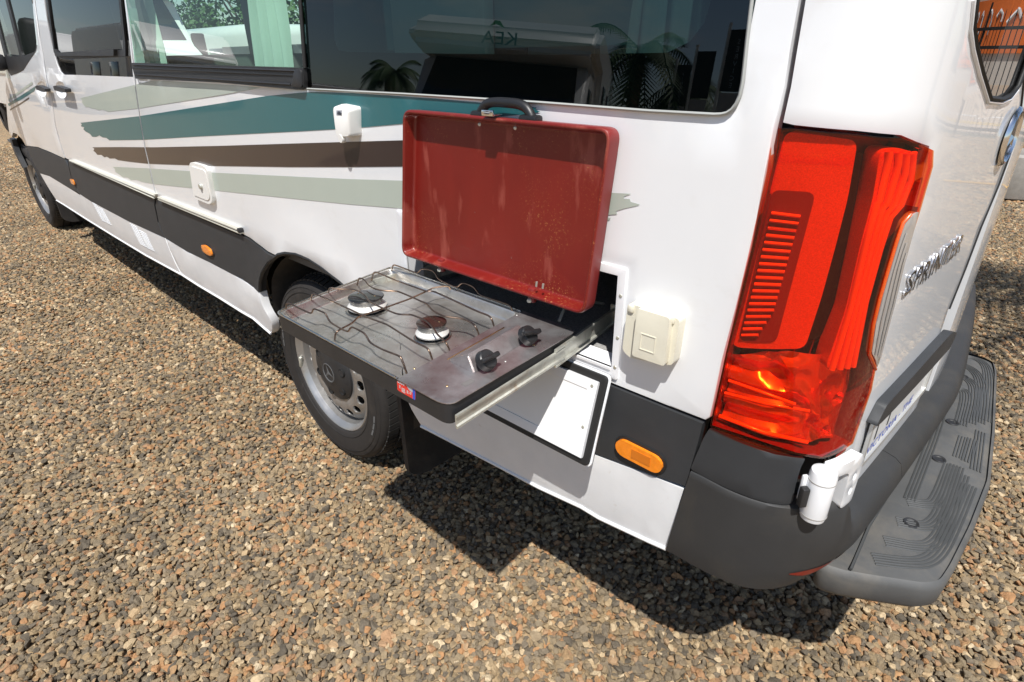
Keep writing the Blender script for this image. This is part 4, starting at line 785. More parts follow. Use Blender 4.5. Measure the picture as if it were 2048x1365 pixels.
for k, w_ in ((.25, .5), (.5, .8), (.72, .7)):
    z_ = a[0][1]+(a[3][1]-a[0][1])*k; w2 = (a[1][0]-a[0][0])*w_; x_ = (a[0][0]+a[1][0])/2; p = SIDE(x_, z_, .0322); box(bm, p, (w2, .0004, .0012))
o = bmobj('label_print', bm, 'ink', pw); o['kind'] = 'stuff'
# mains inlet cover
ib, ifl = D['inlet_base'], D['inlet_flap']
inl = sheet('mains_inlet', rounded([(ib[0][0]-.002, ib[0][1]+.004), (ib[1][0], ib[1][1]), (ib[2][0]-.002, ib[2][1]-.004), (ib[3][0], ib[3][1]), (ib[4][0]-.004, ib[4][1])], .008), 'cream_plastic', van, SIDE, off=.022, thick=.022, grid=.05, bev=.004)
q = [Vector(p) for p in ifl]; sheet('inlet_flap', rounded([(p.x, p.y) for p in q], .005), 'cream_plastic', inl, SIDE, off=.034, thick=.022, grid=.05, bev=.004)
c = (q[0]+q[1]+q[2]+q[3])/4; e1 = (q[1]-q[0])*.24; e2 = (q[0]-q[3])*.17
for lo, hi, o_ in ((1.0, .86, .0352),): 
    ring = [c-e1-e2-Vector((.004, .012)), c+e1-e2-Vector((.004, .012)), c+e1+e2-Vector((.004, .012)), c-e1+e2-Vector((.004, .012))]
    ro = [(p.x, p.y) for p in ring]; sheet('flap_emboss', ro, 'cream_plastic', inl, SIDE, holes=[inset(ro, .0016)], off=.0349, thick=.001, grid=.1, bev=0)
tp = [Vector(ib[0]), Vector(ib[1])]; 
for t0, t1 in ((.0, .12), (.72, .92)):
    a, b = tp[0].lerp(tp[1], t0), tp[0].lerp(tp[1], t1); m_ = SIDE((a.x+b.x)/2, (a.y+b.y)/2-.004, .021); boxobj('hinge_knuckle', m_, ((b-a).length, .010, .014), 'cream_plastic', inl, bev=.003)
# locker: frame, dark box, hinged flap
oo = [(.568, .800), (1.197, .800), (1.200, 1.0146), (.568, 1.0146)]
lf = sheet('locker_frame', rounded(oo, .003), 'aluminium_white', van, SIDE, holes=[[(.590, .822), (1.184, .822), (1.184, .9995), (.590, .9995)]], off=.004, thick=.005, grid=.1, bev=.001)
bm = bmesh.new(); box(bm, (1.1865, .022, .911), (.005, .045, .176)); box(bm, (.5875, .022, .911), (.005, .045, .176)); box(bm, (.887, .022, 1.002), (.59, .045, .005)); box(bm, (.887, .019, .8195), (.59, .052, .005)); o = bmobj('frame_return', bm, 'aluminium_white', lf); o['kind'] = 'stuff'
bm = bmesh.new(); box(bm, (1.1965, .28, .905), (.01, .46, .22)); box(bm, (.5775, .28, .905), (.01, .46, .22)); box(bm, (.887, .28, 1.012), (.62, .46, .01)); box(bm, (.887, .28, .808), (.62, .46, .01)); box(bm, (.887, .512, .905), (.62, .01, .22)); o = bmobj('locker_lining', bm, 'carpet', van); o['kind'] = 'stuff'
for px_, pz_ in ((1.1925, .965), (1.1925, .885), (1.1915, .825)): latheobj('frame_screw', [(0, .0015), (.003, .001), (.0035, 0)], Matrix.Translation(SIDE(px_, pz_, .004)) @ Matrix.Rotation(PI/2, 4, 'X'), 'zinc', lf, 10)
H0 = Vector((.560, -.010, .808)); HX = Vector((1, 0, 0)); HV = Vector((0, -.052, -.182)).normalized(); HN = HX.cross(HV).normalized()
if HN.y > 0: HN = -HN
def FLAP(u, v, off=0.): return H0+HX*u-HV*v+HN*off      # v runs from -height to 0
w_, h_ = .629, .188; rect = lambda d: [(d, -h_+d), (w_-d, -h_+d), (w_-d, -d), (d, -d)]
flap = sheet('locker_flap', rounded(rect(0), .012), 'white_paint', van, FLAP, thick=.004, grid=.15, bev=.001)
sheet('seal', rounded(rect(.003), .010), 'black_seal', flap, FLAP, holes=[rounded(rect(.0165), .004)], off=.007, thick=.0068, grid=.15, bev=.002)
sheet('flap_frame', rect(.017), 'aluminium_white', flap, FLAP, holes=[rect(.037)], off=.0135, thick=.013, grid=.15, bev=.001)
sheet('flap_inner_panel', rect(.0372), 'flap_panel', flap, FLAP, off=.0118, thick=.010, grid=.15, bev=0)
for u in (.20, .45, w_-.027): latheobj('frame_screw', [(0, .0014), (.003, .001), (.0035, 0)], Matrix.Translation(FLAP(u, -.027, .0135)) @ HN.to_track_quat('Z', 'Y').to_matrix().to_4x4(), 'zinc', flap, 10)
latheobj('frame_screw', [(0, .0014), (.003, .001), (.0035, 0)], Matrix.Translation(FLAP(w_-.027, -.11, .0135)) @ HN.to_track_quat('Z', 'Y').to_matrix().to_4x4(), 'zinc', flap, 10)
bm = bmesh.new(); 
for dx_, dz_, l in ((.268, -.115, .012), (.263, -.130, .018), (.262, -.148, .004), (.258, -.158, .004), (.43, -.06, .005)): 
    p = FLAP(dx_, dz_, .0119); boxobj('scuff_mark', p, (.0016, .0006, l), 'ink', flap, Matrix.Rotation(.28, 3, 'X'))
# mud flaps
for x_, y0, y1, z0, z1, zb in ((.440, .035, .30, .145, .62, .13), (-3.70, .04, .28, .27, .62, .27)):
    bm = bmesh.new(); cs = rounded([(y0, z0), (y0+.05, z0-.03), (y1-.04, z0-.035), (y1, z0+.005), (y1, z1), (y0+.0, z1)], .03)
    fr_ = [bm.verts.new((x_-.02+.10*(p[1]-z0)*.0, p[0], p[1])) for p in cs]; bk = [bm.verts.new((x_+.0, p[0], p[1])) for p in cs]
    bm.faces.new(fr_); bm.faces.new(bk[::-1])
    for i in range(len(cs)): j = (i+1) % len(cs); bm.faces.new((fr_[j], fr_[i], bk[i], bk[j]))
    bmesh.ops.recalc_face_normals(bm, faces=bm.faces); bmobj('mud_flap', bm, 'rubber', van, 40)
def sstep(a, b, x): t = max(0, min(1, (x-a)/(b-a))); return t*t*(3-2*t)
# ------------------------------------------------------------------ wheels
def wheel(cx, cy, cz, R, steer=0.):
    """steel van wheel: axis along y, outer face towards -y"""
    base = Matrix.Translation((cx, cy, cz)) @ Matrix.Rotation(PI/2, 4, 'X')        # local +z -> -y (outwards)
    k = R/.345; wr = rooted(bpy.data.objects.new('wheel', bpy.data.meshes.new('wheel')), van); COL.objects.link(wr)
    bm = bmesh.new()                                                               # tyre with bead, sidewall, shoulder and tread
    tp_ = [(.222, -.012), (.226, .006), (.234, .012), (.250, .016), (.285, .020), (.305, .018), (.322, .010), (.330, -.002), (.331, -.010), (.327, -.022), (.327, -.10), (.327, -.17), (.325, -.20), (.27, -.212), (.222, -.2)]
    lathe(bm, [(r*k, h) for r, h in tp_], base, 96)
    for r_, h_ in ((.2445, .0165), (.296, .0205), (.312, .0165)): lathe(bm, [(r_*k-.001, h_-.002), (r_*k, h_+.0008), (r_*k+.001, h_-.002)], base, 96)
    bmesh.ops.recalc_face_normals(bm, faces=bm.faces); me = bpy.data.meshes.new('wheel'); bm.to_mesh(me); bm.free(); me.materials.append(M['rubber'])
    for p in me.polygons: p.use_smooth = True
    wr.data = me
    bm = bmesh.new(); n = 78
    for i in range(n):                                                             # tread blocks: shoulder lugs and two ribs
        a = 2*PI*i/n
        for h0, h1, r0, da in ((-.004, -.040, .3385, .0), (-.048, -.085, .3415, .02), (-.093, -.130, .3415, -.02), (-.138, -.178, .3385, 0.)):
            vv = []
            for t0, hh in ((.08, h0), (.88, h0), (.88, h1), (.08, h1)):
                for rr in (r0-.016, r0+.0045 if h0 < -.02 and hh < -.02 else r0-.004 if hh == h0 and h0 > -.02 else r0+.0035):
                    an = a+2*PI/n*t0+da+(.05 if hh == h1 else 0)*.6; vv.append(bm.verts.new(base @ Vector((rr*k*math.cos(an), rr*k*math.sin(an), hh))))
            b = vv[0::2]; t = vv[1::2]
            for f in ((t[0], t[1], t[2], t[3]), (b[0], b[1], t[1], t[0]), (b[1], b[2], t[2], t[1]), (b[2], b[3], t[3], t[2]), (b[3], b[0], t[0], t[3])): bm.faces.new(f)
    bmesh.ops.recalc_face_normals(bm, faces=bm.faces); o = bmobj('tread_block', bm, 'rubber_lug', wr); o['kind'] = 'stuff'
    rim = latheobj('rim', [(.226*k, -.008), (.2265*k, .004), (.222*k, .0075), (.216*k, .004), (.211*k, -.004), (.207*k, -.008), (.204*k, -.012), (.2025*k, -.030), (.2015*k, -.045), (.201*k, -.075), (.201*k, -.20)], base, 'wheel_silver', wr, 96, 30)
    def DISC(u, v, off=0.):
        r = math.hypot(u, v)/k
        if r > .178: h = -.046+(.2015-r)/.0235*.024
        elif r > .10: h = -.022+.013*math.sin((.178-r)/.078*PI)
        else: h = -.022-.006*(1-r/.1)
        return base @ Vector((u, v, h+off))
    circ = lambda r, n, cx_=0, cy_=0, e=1., a=0.: [(cx_+r*math.cos(2*PI*i/n)*math.cos(a)-e*r*math.sin(2*PI*i/n)*math.sin(a), cy_+r*math.cos(2*PI*i/n)*math.sin(a)+e*r*math.sin(2*PI*i/n)*math.cos(a)) for i in range(n)]
    holes = [circ(.0150*k, 16, .160*k*math.cos(2*PI*i/16), .160*k*math.sin(2*PI*i/16), 1.30, 2*PI*i/16) for i in range(16)]
    sheet('wheel_disc', circ(.2016*k, 72), 'wheel_silver', wr, DISC, holes=holes, thick=.006, grid=.016, bev=.0015, smooth=50)
    cap = latheobj('hub_cap', [(0, -.014), (.027, -.014), (.030, -.012), (.034, -.014), (.046, -.016), (.062, -.019), (.080, -.026), (.087, -.032), (.0885, -.042)], base @ Matrix.Translation((0, 0, .022)) @ Matrix.Diagonal((1.26, 1.26, 1, 1)), 'black_plastic', wr, 64, 30)
    for i in range(6):
        a = 2*PI*(i+.3)/6; latheobj('nut_cover', [(0, -.0225), (.009, -.0225), (.010, -.0200), (.0145, -.0175), (.0155, -.019), (.0155, -.03)], base @ Matrix.Translation((.082*math.cos(a), .082*math.sin(a), .022)), 'dark_void', wr, 20, 30)
    bm = bmesh.new(); bs = base @ Matrix.Translation((0, 0, .022)) @ Matrix.Diagonal((1.26, 1.26, 1, 1)); lathe(bm, [(.0245, -.0135), (.026, -.0118), (.028, -.0118), (.0295, -.0135)], bs, 40)
    for i in range(3):
        a = PI/2+2*PI*i/3+.25; t = [bm.verts.new(bs @ Vector(p)) for p in ((.0265*math.cos(a), .027*math.sin(a), -.0130), (.006*math.cos(a+1.05), .006*math.sin(a+1.05), -.0130), (0, 0, -.0112), (.006*math.cos(a-1.05), .006*math.sin(a-1.05), -.0130))]
        bm.faces.new((t[0], t[1], t[2])); bm.faces.new((t[0], t[2], t[3]))
    bmesh.ops.recalc_face_normals(bm, faces=bm.faces); o = bmobj('hub_star', bm, 'cabinet_grey', wr)
    v_ = base @ Vector((-.203*k*math.cos(.35), -.203*k*math.sin(.35), .003)); t_ = base @ Vector((-.188*k*math.cos(.15), -.188*k*math.sin(.15), .006))
    boxobj('balance_weight', base @ Vector((-.2135*k*math.cos(.16), -.2135*k*math.sin(.16), .004)), (.012, .012, .045), 'zinc', wr, Matrix.Rotation(.2, 3, 'Y'), bev=.003)
    for a0, n_ in ((-.52, 3), (2.75, 3)):                                          # grey bars moulded on the sidewall
        for i in range(n_):
            a = a0+i*.115; t0, t1 = a, a+.10; bm = bmesh.new()
            bm.faces.new([bm.verts.new(base @ Vector((r_*k*math.cos(t), r_*k*math.sin(t), h_))) for r_, h_, t in ((.281, .0212, t0), (.289, .0212, t0+.02), (.289, .0212, t1+.02), (.281, .0212, t1))]); bmobj('sidewall_mark', bm, 'tyre_mark', wr)
    return wr
wheel(0., .055, .345, .345); wheel(-4.30, .060, .433, .335)
# ------------------------------------------------------------------ rear corner: door, lamp
lamp_o = D['lamp']
top_edge = lamp_o[0:6]; right_edge = lamp_o[6:14]
door_o = [(.1055, 1.2565)]+[(p[0], p[1]+.0015) for p in top_edge[1:5]]+[(.313, 1.2265), (.3235, 1.204)]+[(p[0]+.004, p[1]) for p in right_edge[1:]]+[(.335, .76), (.345, .60)]+[(.60, .592), (.83, .60), (.84, .70), (.81, .80)]+[(p[0], p[1]) for p in D['door_right'][::-1]]+[(.76, 1.45), (.77, ztop), (.094, ztop)]+[(p[0]-1.30+.0022, p[1]) for p in D['pillar_gap'][:3]]
rw = D['rear_win']; rwh = [(.325, ztop-.2), (.318, 1.46)]+rw[0:6]+[(.70, 1.262), (.735, 1.275), (.745, 1.33), (.75, ztop-.2)]
rdoor = sheet('rear_door', door_o, W, van, CORNER, holes=[rwh], thick=.012, grid=.035, ins=.001, bev=.003)
sheet('door_glass', inset(rwh, -.001), 'glass_grey', rdoor, CORNER, off=-.003, thick=.004, grid=.05, bev=0)
tubeobj('window_trim', [CORNER(s, z, .001) for s, z in rw[0:6]+[(.70, 1.260), (.738, 1.272)]], .0025, 'white_paint', rdoor, 8)
tubeobj('window_seal', [CORNER(s, z, .001) for s, z in inset(rwh, .006)], .004, 'black_seal', rdoor, 6)
er = D['door_right']; tubeobj('door_seal', [CORNER(s+.005, z, -.003) for s, z in er], .0055, 'black_seal', rdoor, 6); tubeobj('door_edge', [CORNER(s+.013, z, -.004) for s, z in er], .0028, 'galv_edge', rdoor, 6)
rd2 = [(.93, .60), (1.95, .60), (2.05, 1.25), (2.05, ztop), (.93, ztop)]; sheet('rear_door', rd2, W, van, CORNER, thick=T, grid=.1, bev=.003)
boxobj('rear_void', (1.36, 1.0, 1.35), (.02, 1.85, 1.6), 'dark_void', van)
lamp = thing('x', 'x', 'x') if False else None
lens = sheet('tail_lamp', lamp_o, 'lens_red', van, CORNER, off=.010, thick=0, grid=.03, ins=.001)
rim_ = sheet('lamp_bezel', inset(lamp_o, .0005), 'lens_red', lens, CORNER, holes=[inset(lamp_o, .0055)], off=.0085, thick=.003, grid=.03, bev=.001)
sheet('lamp_housing', inset(lamp_o, .002), 'lamp_deep', lens, CORNER, off=-.050, thick=0, grid=.04)
lo_ = inset(lamp_o, .003); bm = bmesh.new(); a = [bm.verts.new(CORNER(s, z, .007)) for s, z in lo_]; b = [bm.verts.new(CORNER(s, z, -.050)) for s, z in lo_]
bl = bmesh.new(); a2 = [bl.verts.new(v.co) for v in a]; b2 = [bl.verts.new(v.co) for v in b]
for i in range(len(a)):
    j = (i+1) % len(a); low_ = (lo_[i][1]+lo_[j][1])/2 < 1.15; A, B, g = (a2, b2, bl) if low_ else (a, b, bm); g.faces.new((A[i], A[j], B[j], B[i]))
tag(bmobj('lamp_shell', bm, 'lens_red', lens, 30), kind='stuff'); bmobj('lamp_wall', bl, 'lamp_red_dark', lens, 30)
sheet('lamp_panel', rounded(D['lamp_panel'], .012), 'lamp_red_bright', lens, CORNER, off=-.010, thick=.02, grid=.03, bev=.004)
q = [Vector(p) for p in D['lamp_bars']]                                            # recessed field with a ladder of bright ribs
sheet('rib_field', rounded([(q[0].x-.006, q[0].y+.03), (q[1].x+.012, q[1].y+.032), (q[2].x+.014, q[2].y-.012), (q[3].x-.004, q[3].y-.012)], .012), 'lamp_red_dark', lens, CORNER, off=-.0085, thick=.001, grid=.03, bev=0)
for i in range(19):
    t = i/18; l = q[0].lerp(q[3], t); r = q[1].lerp(q[2], t); r = l.lerp(r, 1-.35*max(0, t-.8)/.2)
    tubeobj('rib', [CORNER(l.x, l.y, -.0055), CORNER(r.x, r.y, -.0055)], .0026, 'lamp_mirror' if i == 2 else 'lamp_tube', lens, 6)
sheet('dark_column', rounded(D['lamp_dark'], .008), 'lamp_black', lens, CORNER, off=-.026, thick=.01, grid=.04, bev=.002)
sheet('light_guide', rounded(D['lamp_tube'], .012), 'lamp_red_bright', lens, CORNER, off=-.004, thick=.03, grid=.02, bev=.006)
tube_c = D['lamp_tube']
for f_ in (.16, .40, .64, .86):
    pth = []
    for (a, b) in ((0, 2), (0, 3), (12, 4), (12, 5), (11, 6), (10, 7), (9, 8)):
        A, B = Vector(tube_c[a]), Vector(tube_c[b]); p = A.lerp(B, f_); pth.append(CORNER(p.x, p.y, -.0025))
    tubeobj('guide_ridge', pth, .0048, 'lamp_tube', lens, 8)
cl = D['lamp_clear']; sheet('reversing_lens', rounded(inset(cl, .001), .004), 'lamp_white', lens, CORNER, off=.0112, thick=.01, grid=.02, bev=.002)
A, B = [Vector(p) for p in (cl[1], cl[7])]
for f_ in (.25, .5, .75):
    pth = [CORNER(*(Vector(cl[i]).lerp(Vector(cl[j]), f_)), .0125) for i, j in ((2, 11), (3, 11), (4, 11), (5, 10), (6, 10), (7, 9))]; tubeobj('lens_flute', pth, .0014, 'lamp_white', lens, 5)
tubeobj('clear_border', [CORNER(p[0]-.004, p[1], .0105) for p in cl[1:9]], .0025, 'lamp_red_bright', lens, 6)
lw = D['lamp_low']                                                                 # faceted lower chamber
low = inset(lw, .005)
def CHAMBER(s, z, off=0.):                                                        # moulded reflector: shelves, a slanted wing and two soft bowls
    d = -.020+.007*math.sin((z-.78)*150)*sstep(.24, .17, s)
    wing = sstep(.0, .03, (s-.20)+(z-.86)*.9)*sstep(.05, .02, (s-.20)+(z-.86)*.9); d += .012*wing
    for bs, bz, br in ((.272, .862, .034), (.262, .806, .030), (.165, .905, .032)):
        q = math.hypot(s-bs, z-bz)/br; d -= .014*(1-q*q) if q < 1 else 0
    return CORNER(s, z, d+off)
sheet('reflector', low, 'lamp_mirror', lens, CHAMBER, thick=0, grid=.006, smooth=28)
for (s0, z0, s1, z1, rr) in ((.094, .872, .20, .858, .0028), (.092, .848, .225, .846, .0028), (.090, .803, .235, .787, .0035)): tubeobj('chamber_ledge', [CORNER(s0, z0, -.006), CORNER((s0+s1)/2, (z0+z1)/2+.004, -.006), CORNER(s1, z1, -.006)], rr, 'lamp_tube', lens, 8)
def bulb(s, z, r): latheobj('reflector_bowl', [(r, 0), (r*.98, -.003), (r*.8, -.012), (r*.45, -.020), (0, -.023)], Matrix.Translation(CORNER(s, z, -.004)) @ Vector((plan(s)[1].x, plan(s)[1].y, 0)).to_track_quat('Z', 'Y').to_matrix().to_4x4(), 'lamp_mirror', lens, 24)
bulb(.272, .862, .012); bulb(.262, .806, .010)
# bumper --------------------------------------------------------------
def bumper_profile(s):
    w = sstep(.325, .365, s); f = sstep(.17, .40, s)
    zt = .682-.075*max(0, s-.06) if s < .30 else .664
    zt = zt*(1-w)+.605*w
    return [(-.02, zt-.001), (.006, zt), (.0078+.018*f, zt-.002-.003*f), (.0082+.030*f, zt-.014), (.009+.038*f, (zt-.05)*(1-f)+.562*f), (.0088+.034*f, .535), (.0075+.018*f, .500), (.003, .474-.004*f), (-.03, .468)]
bm = bmesh.new(); ss = [.040, .048]+[.05+.0085*i for i in range(1, 60)]+[.57, .60]; rows = [[bm.verts.new(CORNER(s+(z-.479)*.11*(1-sstep(.045, .15, s)), z, o)) for o, z in bumper_profile(s)] for s in ss]
for a, b in zip(rows[:-1], rows[1:]):
    for i in range(len(a)-1): bm.faces.new((a[i+1], b[i+1], b[i], a[i]))
bm.faces.new(rows[0]); bm.faces.new(rows[-1][::-1])
cut = [f for f in bm.faces]; bmesh.ops.recalc_face_normals(bm, faces=bm.faces); bump = bmobj('bumper', bm, 'bumper_plastic', van, 42)
bm = bmesh.new(); ss = [.602+.02*i for i in range(64)]; rows = [[bm.verts.new(CORNER(s, z, o)) for o, z in bumper_profile(s)] for s in ss]
for a, b in zip(rows[:-1], rows[1:]):
    for i in range(len(a)-1): bm.faces.new((a[i+1], b[i+1], b[i], a[i]))
bm.faces.new(rows[0]); bm.faces.new(rows[-1][::-1]); bmesh.ops.recalc_face_normals(bm, faces=bm.faces); bmobj('bumper_centre', bm, 'bumper_plastic', van, 42)
bu = [(.0815, .7815)]+[(.2295, .7655), (.2255, .7464), (.2245, .705), (.2285, .6705), (.0605, .6845)]+[(.074, .760)]
sheet('bumper_upper', rounded(bu, [.004, .006, .02, .02, .006, .004, .004]), 'grey_cladding', van, CORNER, off=.006, thick=.03, grid=.025, bev=.004)
sheet('pillar_infill', [(.072, .78), (.345, .76), (.345, .60), (.06, .60)], 'dark_void', van, CORNER, off=-.03, thick=0, grid=.04)
def bump_at(s, z):
    p = bumper_profile(s); 
    for (o0, z0), (o1, z1) in zip(p[1:-1], p[2:]):
        if z1 <= z <= z0: return o0+(o1-o0)*(z-z0)/(z1-z0)
    return p[3][0]
rl = [(s, .512-.004*math.sin((s-.245)/.17*PI)+.010*(1-(s-.245)/.17)) for s in [.245+.17*i/12 for i in range(13)]]
bm = bmesh.new(); up = []; dn = []
for i, (s, z) in enumerate(rl):
    h = .009*min(1, math.sin(PI*(i+.4)/12.8)*1.6); up.append(bm.verts.new(CORNER(s, z+h, bump_at(s, z+h)+.0015))); dn.append(bm.verts.new(CORNER(s, z-h, bump_at(s, z-h)+.0015)))
for i in range(12): bm.faces.new((dn[i], dn[i+1], up[i+1], up[i]))
bmobj('reflector', bm, 'lamp_red_dark', bump, 60)
# step ----------------------------------------------------------------
st = rounded(D['step'], [.05, .0, .0, .03, .02, .02, .02, .02, .02, .03, .03, .03, .05, .02, .02, .02], 4)
def STEP(u, v, off=0.): 
    edge = min(1, seg_d(u, v, st)/.05); t = (u-1.60)/.15
    return Vector((u, v, .478+off-.006*(1-edge)**2))
sb = bmesh.new(); stc = ccw(st); cst = Vector((1.645, .72)); lay = []
for z_, k_ in ((.479, .0), (.474, -.006), (.464, -.009), (.424, -.006), (.408, .006), (.404, .03)):
    o_ = inset(stc, k_) if k_ else stc; lay.append([sb.verts.new((p[0], p[1], z_)) for p in o_])
for a, b in zip(lay[:-1], lay[1:]):
    for i in range(len(a)): j = (i+1) % len(a); sb.faces.new((a[i], a[j], b[j], b[i])[::-1])
sb.faces.new(lay[-1][::-1]); bmesh.ops.recalc_face_normals(sb, faces=sb.faces)
top = sheet('rear_step', st, 'step_plastic', van, STEP, off=.001, thick=0, grid=.03, smooth=60); bmobj('step_skirt', sb, 'step_plastic', top, 50)
tubeobj('step_groove', [(1.612, .178, .4795), (1.606, .32, .4795), (1.612, .50, .4795), (1.604, .9, .4795), (1.598, 1.32, .4795)], .003, 'step_rib', top, 6)
for k in range(12):
    pth = D['tread%d' % k]
    if len(pth) > 2: pth = [(p.x, p.y) for p in smooth_path2(pth)] if False else pth
    P3 = [Vector((p[0], p[1], 0)) for p in pth]
    for _ in range(3):
        q_ = [P3[0]]
        for a, b in zip(P3[:-1], P3[1:]): q_ += [a.lerp(b, .25), a.lerp(b, .75)]
        q_.append(P3[-1]); P3 = q_
    nl = 5 if k in (0, 1, 2, 3, 5, 6, 7, 8) else 4
    for l in range(nl):
        bm = bmesh.new(); o_ = (l-(nl-1)/2)*.0062; line = []
        for i, p in enumerate(P3):
            a = P3[max(0, i-1)]; b = P3[min(len(P3)-1, i+1)]; d = (b-a).normalized(); n_ = Vector((-d.y, d.x, 0)); qv = p+n_*o_; qv.z = STEP(qv.x, qv.y, .0012).z; line.append(qv)
        tube(bm, line, .0021, 5); bmobj('grip_rib', bm, 'step_rib', top, 60)
for x, y in D['step_bolts']: latheobj('bolt_recess', [(0, .0012), (.008, .0012), (.010, .003), (.0135, .0035), (.015, .001)], Matrix.Translation((x, y, .4785)), 'black_plastic', top, 20)
boxobj('step_bracket', (1.60, .7, .44), (.12, .9, .05), 'dark_void', van)
# hinge -----------------------------------------------------------------
p0, n0 = plan(.250); n3 = Vector((n0.x, n0.y, 0)); tng = Vector((-n0.y, n0.x, 0)); hc = Vector((p0.x, p0.y, 0))+n3*.024
hinge = latheobj('door_hinge', [(0, .755), (.012, .755), (.0185, .752), (.0205, .746), (.0205, .668), (.0185, .659), (.012, .655), (0, .655)], Matrix.Translation((hc.x, hc.y, 0)), 'white_paint', van, 32, 40)
latheobj('pin_cap', [(0, .7565), (.008, .756), (.009, .7545)], Matrix.Translation((hc.x, hc.y, 0)), 'white_paint', hinge, 20)
for z_ in (.735, .668): latheobj('hinge_seam', [(.0202, z_+.0012), (.0208, z_+.0006), (.0208, z_-.0006), (.0202, z_-.0012)], Matrix.Translation((hc.x, hc.y, 0)), 'grey_concrete', hinge, 32)
arm = []
aro = [(.268, .757), (.330, .7545), (.3425, .735), (.3435, .655), (.315, .650), (.300, .66), (.300, .735), (.268, .737)]
sheet('hinge_leaf', rounded([(.262, .757), (.328, .756), (.343, .738), (.343, .652), (.304, .652), (.302, .733), (.262, .735)], [.002, .012, .01, .006, .004, .004, .002]), 'white_paint', hinge, CORNER, holes=[[(.3228+.0065*math.cos(2*PI*i/14), .7135+.0085*math.sin(2*PI*i/14)) for i in range(14)], [(.3222+.0065*math.cos(2*PI*i/14), .684+.0085*math.sin(2*PI*i/14)) for i in range(14)]], off=.028, thick=.018, grid=.012, bev=.004)
boxobj('hinge_bracket', CORNER(.2335, .712, .012), (.008, .012, .05), 'white_paint', hinge, Matrix.Rotation(-.7, 3, 'Z'), bev=.003); boxobj('buffer', CORNER(.2275, .706, .026), (.012, .012, .036), 'black_plastic', hinge, Matrix.Rotation(-.7, 3, 'Z'), bev=.002)
# badge, star, handle trim, plate
me = text_mesh('SPRINTER', .052, extrude=.0012); w0 = max(v.co.x for v in me.vertices); s0, s1 = .384, .690
for v in me.vertices:
    u = v.co.x/w0; v.co = CORNER(s0+(s1-s0)*u, 1.003+v.co.y*1.05+.001*u, .0022+v.co.z)
put('name_badge', me, 'chrome', rdoor)
p0, n0 = plan(.80); sm = Matrix.Translation(CORNER(.80, 1.193, .0015)) @ Vector((n0.x, n0.y, 0)).to_track_quat('Z', 'Y').to_matrix().to_4x4() @ Matrix.Diagonal((.85, .85, .7, 1))
star = latheobj('star_emblem', [(.045, .002), (.047, .008), (.052, .012), (.058, .008), (.060, .002)], sm, 'chrome', van, 40, 40)
for i in range(3):
    bm = bmesh.new(); a = PI/2+2*PI*i/3; t = [bm.verts.new(sm @ Vector(p)) for p in ((.048*math.cos(a), .048*math.sin(a), .007), (.012*math.cos(a+1.05), .012*math.sin(a+1.05), .006), (0, 0, .012), (.012*math.cos(a-1.05), .012*math.sin(a-1.05), .006))]
    bm.faces.new((t[0], t[1], t[2])); bm.faces.new((t[0], t[2], t[3])); bmesh.ops.recalc_face_normals(bm, faces=bm.faces); bmobj('star_arm', bm, 'chrome', star)
latheobj('star_back', [(0, .003), (.046, .003)], sm, 'black_plastic', star, 30)
so_ = [(p[0], p[1]) for p in D['strip']]
sheet('grip_strip', rounded([(.398, .768), (.425, .801), (.52, .802), (.70, .802), (.83, .800), (.90, .775), (.88, .745), (.70, .752), (.52, .760), (.42, .764)], .010), 'grey_cladding', rdoor, CORNER, off=.017, thick=.017, grid=.03, bev=.005)
PLATE = lambda u, v, off=0.: CORNER(.418+.372*u, .672+.088*v, off+.006)
plate = sheet('number_plate', rounded([(0, 0), (1, 0), (1, 1), (0, 1)], .03), 'number_plate', van, PLATE, thick=.003, grid=.1, bev=.0)
sheet('plate_frame', rounded([(-.015, -.06), (1.015, -.06), (1.015, 1.06), (-.015, 1.06)], .04), 'galv_edge', plate, PLATE, holes=[rounded([(.012, .05), (.988, .05), (.988, .95), (.012, .95)], .03)], off=.004, thick=.005, grid=.1, bev=.0005)
def on_plate(name, body, size, u0, u1, v0, vh, m):
    me = text_mesh(body, size); w0 = max(v.co.x for v in me.vertices)
    for v in me.vertices: v.co = PLATE(u0+(u1-u0)*v.co.x/w0, v0+vh*v.co.y/size, .0005)
    put(name, me, m, plate)
on_plate('plate_slogan', 'VICTORIA - THE', .1, .06, .75, .10, .30, 'decal_blue')
for u in (.04, .13, .30): 
    p = PLATE(u+.03, .66, .0006); bm = bmesh.new(); q4 = [bm.verts.new(PLATE(a, b, .0006)) for a, b in ((u, .36), (u+.018, .36), (u+.018, .92), (u, .92))]; bm.faces.new(q4); bmobj('plate_character', bm, 'ink', plate)
# wing mirror
mir = bmesh.new(); box(mir, (-3.62, -.20, 1.47), (.10, .20, .30), bev=.04); bmobj('wing_mirror', mir, 'black_plastic', fdoor, 50); boxobj('mirror_arm', (-3.50, -.07, 1.33), (.10, .16, .10), 'black_plastic', fdoor, bev=.03)
